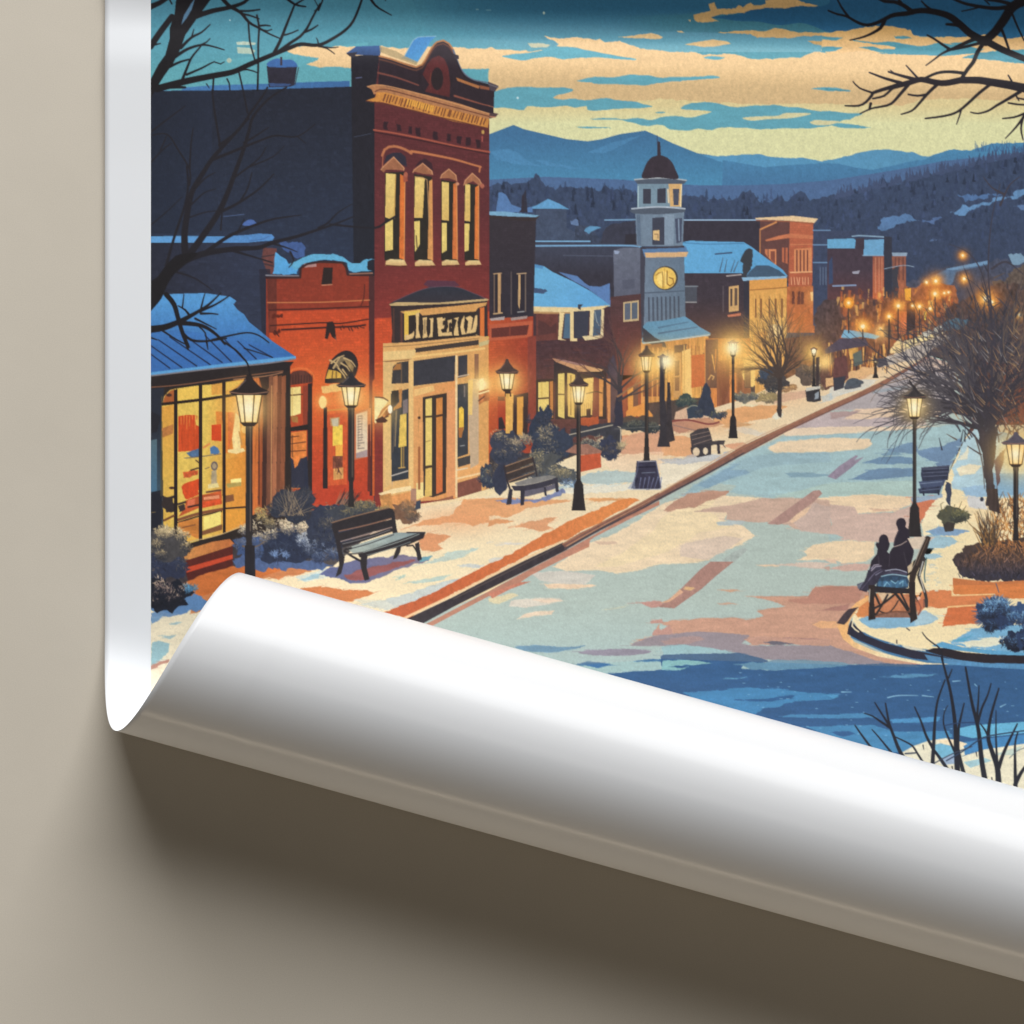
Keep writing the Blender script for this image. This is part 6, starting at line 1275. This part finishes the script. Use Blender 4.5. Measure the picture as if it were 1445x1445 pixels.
for q, a_, b_ in (("1510,136 1450,126 1425,121 1400,117 1380,114 1355,114", 15, 9), ("1360,113 1335,118 1320,117 1300,113 1285,117 1262,123", 9, 7), ("1268,121 1250,126 1232,132 1230,136 1222,145 1212,150 1193,150", 6, 2), ("1204,116 1213,125 1232,132", 1.6, 3), ("1227,103 1248,111 1272,118", 2, 5), ("1254,102 1270,107 1292,113", 2.4, 5.4), ("1257,100 1262,104", 1.4, 1.4), ("1279,93 1288,103 1296,112", 1.6, 3.4), ("1284,118 1272,132 1258,147 1245,151 1230,154 1214,161", 5, 1.6), ("1272,118 1258,127 1248,136 1232,140", 4, 2.4), ("1229,147 1227,155", 4, 3),
                 ("1324,119 1310,132 1298,146 1287,157 1272,162", 5, 1.8), ("1308,134 1295,136 1282,134", 3.4, 2.4), ("1400,118 1382,132 1368,145 1352,158 1335,164 1306,168", 4.6, 2.2), ("1357,154 1354,165 1350,176", 2.6, 1.2), ("1440,130 1420,142 1406,150 1395,157 1380,161 1370,159", 5, 1.6), ("1423,107 1427,114 1431,122", 2, 3), ("1433,134 1438,143", 2.4, 1.4), ("1448,160 1432,166 1415,168", 3.4, 1.8), ("1446,164 1434,180 1419,196", 4, 1.2), ("1444,166 1441,182 1444,198", 3.4, 1.6), ("1423,146 1435,148 1450,149", 2.4, 2.4), ("1435,139 1450,142", 2, 2.6)):
    L(q, (38, 34, 40), a_, b_)

# ------------------------------------------------------------------ printed bare stems in the near snow
TW = (32, 34, 44)
for grp in ((("1282,1080 1270,1060 1262,1040 1255,1020 1250,993", 6, 2), ("1254,1022 1245,1008 1235,992", 3.4, 1.6), ("1256,1027 1242,1018 1232,1011 1220,1007", 4, 1.2), ("1263,1040 1278,1047 1288,1053 1294,1062 1304,1078", 1.6, 3), ("1207,1024 1216,1037 1230,1056", 1.6, 3.4), ("1231,1030 1240,1040 1258,1062", 1.4, 3)),
            (("1316,1086 1318,1050 1320,1015 1324,988 1334,960", 6, 1.8), ("1318,1058 1308,1040 1300,1018 1291,998", 4.4, 1.6), ("1316,1056 1328,1072 1340,1090", 3.4, 5)),
            (("1352,1098 1350,1062 1348,1020 1342,978 1335,950 1329,928", 8, 2.4), ("1302,893 1308,901 1318,909 1327,916 1331,932", 1.2, 2.4), ("1339,957 1344,945", 2.6, 1.2), ("1352,1060 1353,1030 1357,1010 1361,993", 5, 1.8), ("1362,1098 1356,1075 1352,1055", 6, 4), ("1348,1062 1338,1040 1332,1022 1333,1006 1338,996", 3.4, 1)),
            (("1392,1110 1386,1075 1381,1030 1372,992 1363,942", 8, 2.4), ("1379,1015 1381,990 1382,968", 3.6, 1.2), ("1380,1022 1386,1000 1394,982 1399,965", 4, 1.6)),
            (("1410,1120 1408,1085 1400,1060 1395,1040 1399,1010 1410,972", 9, 2), ("1409,1086 1418,1060 1436,1022", 6, 1.8), ("1408,1080 1406,1045 1406,1003", 3.6, 1), ("1396,1042 1390,1030 1384,1022", 3, 1.4)),
            (("1434,1120 1433,1085 1433,1050 1437,1033", 6, 1.8), ("1433,1108 1442,1090 1460,1066", 6, 3))):
    part('printed_bare_stem')
    for q, a_, b_ in grp:
        L(q, TW, a_, b_)
L("1336,1074 1360,1060 1380,1046 1396,1039 1450,1031", (44, 60, 86), 1.8); L("1318,1078 1345,1064 1372,1054", (60, 66, 84), 1.4); L("1332,1025 1350,1021 1376,1020", (40, 60, 96), 1.4); L("1425,1070 1436,1060 1446,1056", (90, 110, 120), 1); L("1278,1064 1292,1063", (50, 60, 80), 2)
for x, y in ((1303, 1052), (1344, 1082), (1378, 1062), (1400, 1098)):
    L([(x, y), (x + 1, y + 6)], TW, 1.6, .8)

# ================================================================== the poster, the wall and the light in 3D
import bpy

S = 0.001                       # metres per drawing unit
CX = CY = 722.5                 # drawing point straight in front of the camera
TH = math.atan(0.276)           # slant of the rolled-up bottom
AX, PX = np.array([math.cos(TH), math.sin(TH)]), np.array([-math.sin(TH), math.cos(TH)])
ROLL_C, ROLL_R = 816.2, 129.5
LIFT = 7.0
GAIN = 0.90                     # how bright white ink shows on the flat sheet under these lamps

# profile of the roll: distance along the paper -> across, height, slope
dd = np.arange(-60.0, 2400.0, 1.0)
kap = np.clip((dd + 22) / 44, 0, 1) / ROLL_R
dlim = 1.52 * math.pi * ROLL_R
kap = np.where(dd > dlim, kap * (1 + .28 * np.clip((dd - dlim) / 160, 0, 1) + .0009 * np.clip(dd - dlim - 160, 0, None)), kap)
ang = np.concatenate([[0], np.cumsum((kap[1:] + kap[:-1]) / 2)])
acr = dd[0] + np.concatenate([[0], np.cumsum((np.cos(ang[1:]) + np.cos(ang[:-1])) / 2)])
hgt = np.concatenate([[0], np.cumsum((np.sin(ang[1:]) + np.sin(ang[:-1])) / 2)])

# gentle wave where the sheet dips and rises again towards its top
uu = np.arange(-130.0, 900.0, 1.0)
slo = np.interp(uu, [-120, -50, 38, 66, 94, 108, 136, 152, 200, 290], [0, .055, .05, -.17, -.20, 0, .36, .42, .36, 0])
wav = np.concatenate([[0], np.cumsum((slo[1:] + slo[:-1]) / 2)])


def sheet(X, Y, off):
    """drawing point on the paper -> place in the room, `off` above its printed face"""
    X, Y = np.asarray(X, float), np.asarray(Y, float)
    a = X * AX[0] + Y * AX[1]
    d = X * PX[0] + Y * PX[1] - ROLL_C
    an, ac, h = np.interp(d, dd, ang, left=0), np.where(d < dd[0], d, np.interp(d, dd, acr)), np.interp(d, dd, hgt, left=0)
    p = ROLL_C + ac - np.sin(an) * off
    z = h + np.cos(an) * off
    u = 150 + .030 * (X - 640) - Y
    z = z + np.interp(u, uu, wav, left=0) * np.interp(X, [140, 420, 700], [.4, .72, 1])
    x2, y2 = a * AX[0] + p * PX[0], a * AX[1] + p * PX[1]
    return np.stack([(x2 - CX) * S, -(z + LIFT) * S, (CY - y2) * S], -1)


def lin(c):
    c = np.clip(c, 0, 1)
    return np.where(c <= .04045, c / 12.92, ((c + .055) / 1.055) ** 2.4)


def mesh(name, co, faces, mats, parent=None, col=None, smooth_=True, fmat=None):
    me = bpy.data.meshes.new(name)
    n, f = len(co), len(faces)
    me.vertices.add(n)
    me.vertices.foreach_set('co', np.ascontiguousarray(co, np.float32).ravel())
    me.loops.add(4 * f)
    me.loops.foreach_set('vertex_index', np.ascontiguousarray(faces, np.int32).ravel())
    me.polygons.add(f)
    me.polygons.foreach_set('loop_start', np.arange(0, 4 * f, 4, dtype=np.int32))
    me.polygons.foreach_set('use_smooth', np.full(f, smooth_, bool))
    if fmat is not None:
        me.polygons.foreach_set('material_index', np.ascontiguousarray(fmat, np.int32))
    me.update(calc_edges=True)
    if col is not None:
        at = me.color_attributes.new('ink', 'FLOAT_COLOR', 'POINT')
        at.data.foreach_set('color', np.concatenate([col, np.ones((n, 1))], 1).astype(np.float32).ravel())
    for m in mats:
        me.materials.append(m)
    o = bpy.data.objects.new(name, me)
    bpy.context.scene.collection.objects.link(o)
    if parent is not None:
        o.parent = parent
    return o


def material(name, base, rough, spec, bumps, ink=False, mottle=None):
    m = bpy.data.materials.new(name)
    m.use_nodes = True
    nt = m.node_tree
    b = nt.nodes['Principled BSDF']
    b.inputs['Roughness'].default_value = rough
    b.inputs['Specular IOR Level'].default_value = spec
    tc = nt.nodes.new('ShaderNodeTexCoord')
    if ink:
        at = nt.nodes.new('ShaderNodeAttribute')
        at.attribute_name = 'ink'
        src = at.outputs['Color']
    else:
        rg = nt.nodes.new('ShaderNodeRGB')
        rg.outputs[0].default_value = (*base, 1)
        src = rg.outputs[0]
    if mottle:
        for sc, k, st in mottle:
            nz = nt.nodes.new('ShaderNodeTexNoise')
            nz.inputs['Scale'].default_value = sc
            nz.inputs['Detail'].default_value = 3
            mp = nt.nodes.new('ShaderNodeMapping')
            mp.inputs['Scale'].default_value = st
            nt.links.new(tc.outputs['Object'], mp.inputs['Vector'])
            nt.links.new(mp.outputs['Vector'], nz.inputs['Vector'])
            mr = nt.nodes.new('ShaderNodeMapRange')
            mr.inputs['From Min'].default_value = .25
            mr.inputs['From Max'].default_value = .75
            mr.inputs['To Min'].default_value = 1 - k
            mr.inputs['To Max'].default_value = 1 + k
            nt.links.new(nz.outputs['Fac'], mr.inputs['Value'])
            vm = nt.nodes.new('ShaderNodeVectorMath')
            vm.operation = 'SCALE'
            nt.links.new(src, vm.inputs[0])
            nt.links.new(mr.outputs['Result'], vm.inputs['Scale'])
            src = vm.outputs[0]
    nt.links.new(src, b.inputs['Base Color'])
    nrm = None
    for sc, st, dist, stretch in bumps:
        nz = nt.nodes.new('ShaderNodeTexNoise')
        nz.inputs['Scale'].default_value = sc
        nz.inputs['Detail'].default_value = 4
        mp = nt.nodes.new('ShaderNodeMapping')
        mp.inputs['Scale'].default_value = stretch
        nt.links.new(tc.outputs['Object'], mp.inputs['Vector'])
        nt.links.new(mp.outputs['Vector'], nz.inputs['Vector'])
        bp = nt.nodes.new('ShaderNodeBump')
        bp.inputs['Strength'].default_value = .06
        bp.inputs['Distance'].default_value = dist
        nt.links.new(nz.outputs['Fac'], bp.inputs['Height'])
        if nrm is not None:
            nt.links.new(nrm, bp.inputs['Normal'])
        nrm = bp.outputs['Normal']
    if nrm is not None:
        nt.links.new(nrm, b.inputs['Normal'])
    return m


M_INK = material('printed ink on paper', None, .34, .36, [(330, .12, .0012, (1, 1, .55))], ink=True, mottle=[(700, .03, (1, 1, .5)), (60, .008, (1, 1, 1))])
M_PAPER = material('white paper face', (.80, .815, .83), .5, .25, [(420, .04, .0006, (1, 1, 1))])
M_BACK = material('white paper back', (.655, .66, .665), .46, .2, [(420, .03, .0005, (1, 1, 1))], mottle=[(700, .012, (1, 1, 1))])
for k_, v_ in (('Coat Weight', .34), ('Coat Roughness', .2)):
    M_BACK.node_tree.nodes['Principled BSDF'].inputs[k_].default_value = v_
M_WALL = material('beige painted wall', (.60, .545, .455), .85, .2, [(520, .10, .001, (1, 1, 1)), (26, .05, .004, (1, 1, 1))], mottle=[(620, .06, (1, 1, 1)), (7, .02, (1, 1, 1))])

# ------------------------------------------------------------------ poster
poster = bpy.data.objects.new('poster', None)
bpy.context.scene.collection.objects.link(poster)
poster['label'] = 'white bordered art print of a snowy street at dusk, bottom rolled up'
poster['category'] = 'poster'

LX, RX, TY, BY = 148.0, 1565.0, -95.0, 1960.0
gx = np.concatenate([np.arange(LX, 260, 8.0), np.arange(260, RX, 29.0), [RX]])
gy = np.concatenate([np.arange(TY, 120, 5.0), np.arange(120, 760, 20.0), np.arange(760, BY + 1, 4.0)])
nx, ny = len(gx), len(gy)
GX, GY = np.meshgrid(gx, gy)
HT = .28
front, rear = sheet(GX.ravel(), GY.ravel(), HT / 2), sheet(GX.ravel(), GY.ravel(), -HT / 2)
i, j = np.meshgrid(np.arange(nx - 1), np.arange(ny - 1))
v = (j * nx + i).ravel()
ff = np.stack([v, v + nx, v + nx + 1, v + 1], 1)
N = nx * ny
rim = []
for idx in (np.arange(nx), (ny - 1) * nx + np.arange(nx)[::-1], np.arange(ny)[::-1] * nx, np.arange(ny) * nx + nx - 1):
    rim.append(np.stack([idx[:-1], idx[1:], idx[1:] + N, idx[:-1] + N], 1))
rim = np.concatenate(rim)
paper = mesh('paper_sheet', np.concatenate([front, rear]), np.concatenate([ff, ff[:, ::-1] + N, rim]), [M_PAPER, M_BACK], poster,
             fmat=np.concatenate([np.zeros(len(ff)), np.ones(len(ff) + len(rim))]))

# the drawn picture: average the ink samples, one point of paper per drawing unit
lum = (CAN @ np.array([.3, .59, .11], np.float32))[..., None]
fine = (lum + (CAN - lum) * 1.0) * np.array([1.0, .992, .975], np.float32) * (1 + .03 * NZ['g'][..., None])
D = fine.reshape(CH // K, K, CW // K, K, 3).mean((1, 3))
for ax in (0, 1):                                     # the print is a little soft, as inkjet prints are
    e = np.pad(D, [(1, 1) if q == ax else (0, 0) for q in range(3)], mode='edge')
    n_ = D.shape[ax]
    D = .09 * np.take(e, np.arange(n_), ax) + .82 * np.take(e, np.arange(1, n_ + 1), ax) + .09 * np.take(e, np.arange(2, n_ + 2), ax)
ID = IDS[K // 2::K, K // 2::K]
H_, W_ = ID.shape
VX, VY = np.meshgrid(X0 + np.arange(W_), Y0 + np.arange(H_))
VC = (lin(D) / GAIN).reshape(-1, 3)
VP = sheet(VX.ravel(), VY.ravel(), HT / 2 + .25)
fid = ID[:-1, :-1].ravel()
i, j = np.meshgrid(np.arange(W_ - 1), np.arange(H_ - 1))
v = (j * W_ + i).ravel()
FA = np.stack([v, v + W_, v + W_ + 1, v + 1], 1)
order = np.argsort(fid, kind='stable')
bounds = np.searchsorted(fid[order], np.arange(len(PARTS) + 1))
made = {}
for k, (nm, par) in enumerate(PARTS):
    sel = FA[order[bounds[k]:bounds[k + 1]]]
    if len(sel) == 0:
        if par == -1:
            e = bpy.data.objects.new(nm, None)
            bpy.context.scene.collection.objects.link(e)
            e.parent = poster
            made[k] = e
        continue
    un, inv = np.unique(sel.ravel(), return_inverse=True)
    made[k] = mesh(nm, VP[un], inv.reshape(-1, 4), [M_INK], poster if par == -1 else made[par], col=VC[un])
for k, o in list(made.items()):                       # drop a printed thing nothing of which shows
    if o.type == 'EMPTY' and not o.children:
        bpy.data.objects.remove(o)

for o in made.values():
    try:
        if o.name.split('.')[0] in ('printed_planting_bed', 'printed_near_snow', 'printed_village_haze', 'printed_bench_shadow', 'printed_wooded_hillside', 'printed_right_side_shrubbery'):
            o['kind'] = 'stuff'
    except ReferenceError:
        pass

# the picture runs on inside the roll
step = 9.0
ex = np.concatenate([np.arange(X0, X0 + W_ - 1, step), [X0 + W_ - 1]])
ey = np.arange(Y0 + H_ - 1, BY - 65, step)
EX, EY = np.meshgrid(ex, ey)
si = np.clip((EX - X0).astype(int), 0, W_ - 1)
sj = np.clip((EY - Y0).astype(int), 0, H_ - 1)
blur = D.copy()
for ax in (0, 1):
    c = np.cumsum(np.pad(blur, [(13, 12) if q == ax else (0, 0) for q in range(3)], mode='edge'), ax)
    blur = (np.take(c, np.arange(25, c.shape[ax]), ax) - np.take(c, np.arange(0, c.shape[ax] - 25), ax)) / 25
    if blur.shape[ax] < D.shape[ax]:
        blur = np.concatenate([blur, np.take(blur, [-1] * (D.shape[ax] - blur.shape[ax]), ax)], ax)
EC = (lin(blur[sj, si]) / GAIN).reshape(-1, 3)
nx, ny = len(ex), len(ey)
i, j = np.meshgrid(np.arange(nx - 1), np.arange(ny - 1))
mx, my = (ex[i] + ex[i + 1]) / 2, (ey[j] + ey[j + 1]) / 2
out = (my > 0).ravel()
v = (j * nx + i).ravel()[out]
fc = np.stack([v, v + nx, v + nx + 1, v + 1], 1)
un, inv = np.unique(fc.ravel(), return_inverse=True)
mesh('printed_snowy_foreground', sheet(EX.ravel()[un], EY.ravel()[un], HT / 2 + .25), inv.reshape(-1, 4), [M_INK], poster, col=EC[un])

# ------------------------------------------------------------------ wall
gw = np.array([-4.0, 4.0])
wall = mesh('wall', np.array([[-4, 0, -4], [4, 0, -4], [4, 0, 4], [-4, 0, 4]], float), np.array([[0, 1, 2, 3]]), [M_WALL])
wall['kind'] = 'structure'
wall['label'] = 'plain beige painted wall behind the poster'

# ------------------------------------------------------------------ lamps
def softbox(name, loc, target, sx, sy, power, colr=(1, 1, 1)):
    li = bpy.data.lights.new(name, 'AREA')
    li.shape = 'RECTANGLE'
    li.size, li.size_y, li.energy, li.color = sx, sy, power, colr
    o = bpy.data.objects.new(name, li)
    bpy.context.scene.collection.objects.link(o)
    o.location = loc
    from mathutils import Vector
    o.rotation_euler = (Vector(target) - Vector(loc)).to_track_quat('-Z', 'Y').to_euler()
    return o


softbox('key_softbox', (.7, -5.8, 9.4), (.1, 0, -.4), 10.0, 8.4, 2180, (.985, .99, 1.0))
softbox('front_fill_softbox', (.45, -13.2, -.15), (.25, 0, 0), 2.0, 1.8, 36, (1.0, .97, .93))  # unseen, added behind the camera to veil the print with sheen
softbox('low_fill_softbox', (-.1, -.13, -2.6), (-.1, 0, -.3), 4.2, .08, 18, (1.0, .84, .64))  # unseen strip, added to brighten and warm the roll's underside

world = bpy.data.worlds.new('World')
bpy.context.scene.world = world
world.use_nodes = True
world.node_tree.nodes['Background'].inputs['Color'].default_value = (1.0, .92, .83, 1)
world.node_tree.nodes['Background'].inputs['Strength'].default_value = .06

# ------------------------------------------------------------------ camera
cam = bpy.data.cameras.new('camera')
co = bpy.data.objects.new('camera', cam)
bpy.context.scene.collection.objects.link(co)
co.location = (0, -12.0, 0)
co.rotation_euler = (math.pi / 2, 0, 0)
cam.sensor_width = 36
cam.lens = 36 * (12.0 - .007) / 1.445
cam.clip_end = 60
sc = bpy.context.scene
sc.camera = co
sc.render.resolution_x = sc.render.resolution_y = 1024
sc.view_settings.view_transform = 'Standard'
sc.view_settings.look = 'None'
sc.view_settings.exposure = 0
sc.view_settings.gamma = 1
sc.view_settings.use_curve_mapping = False
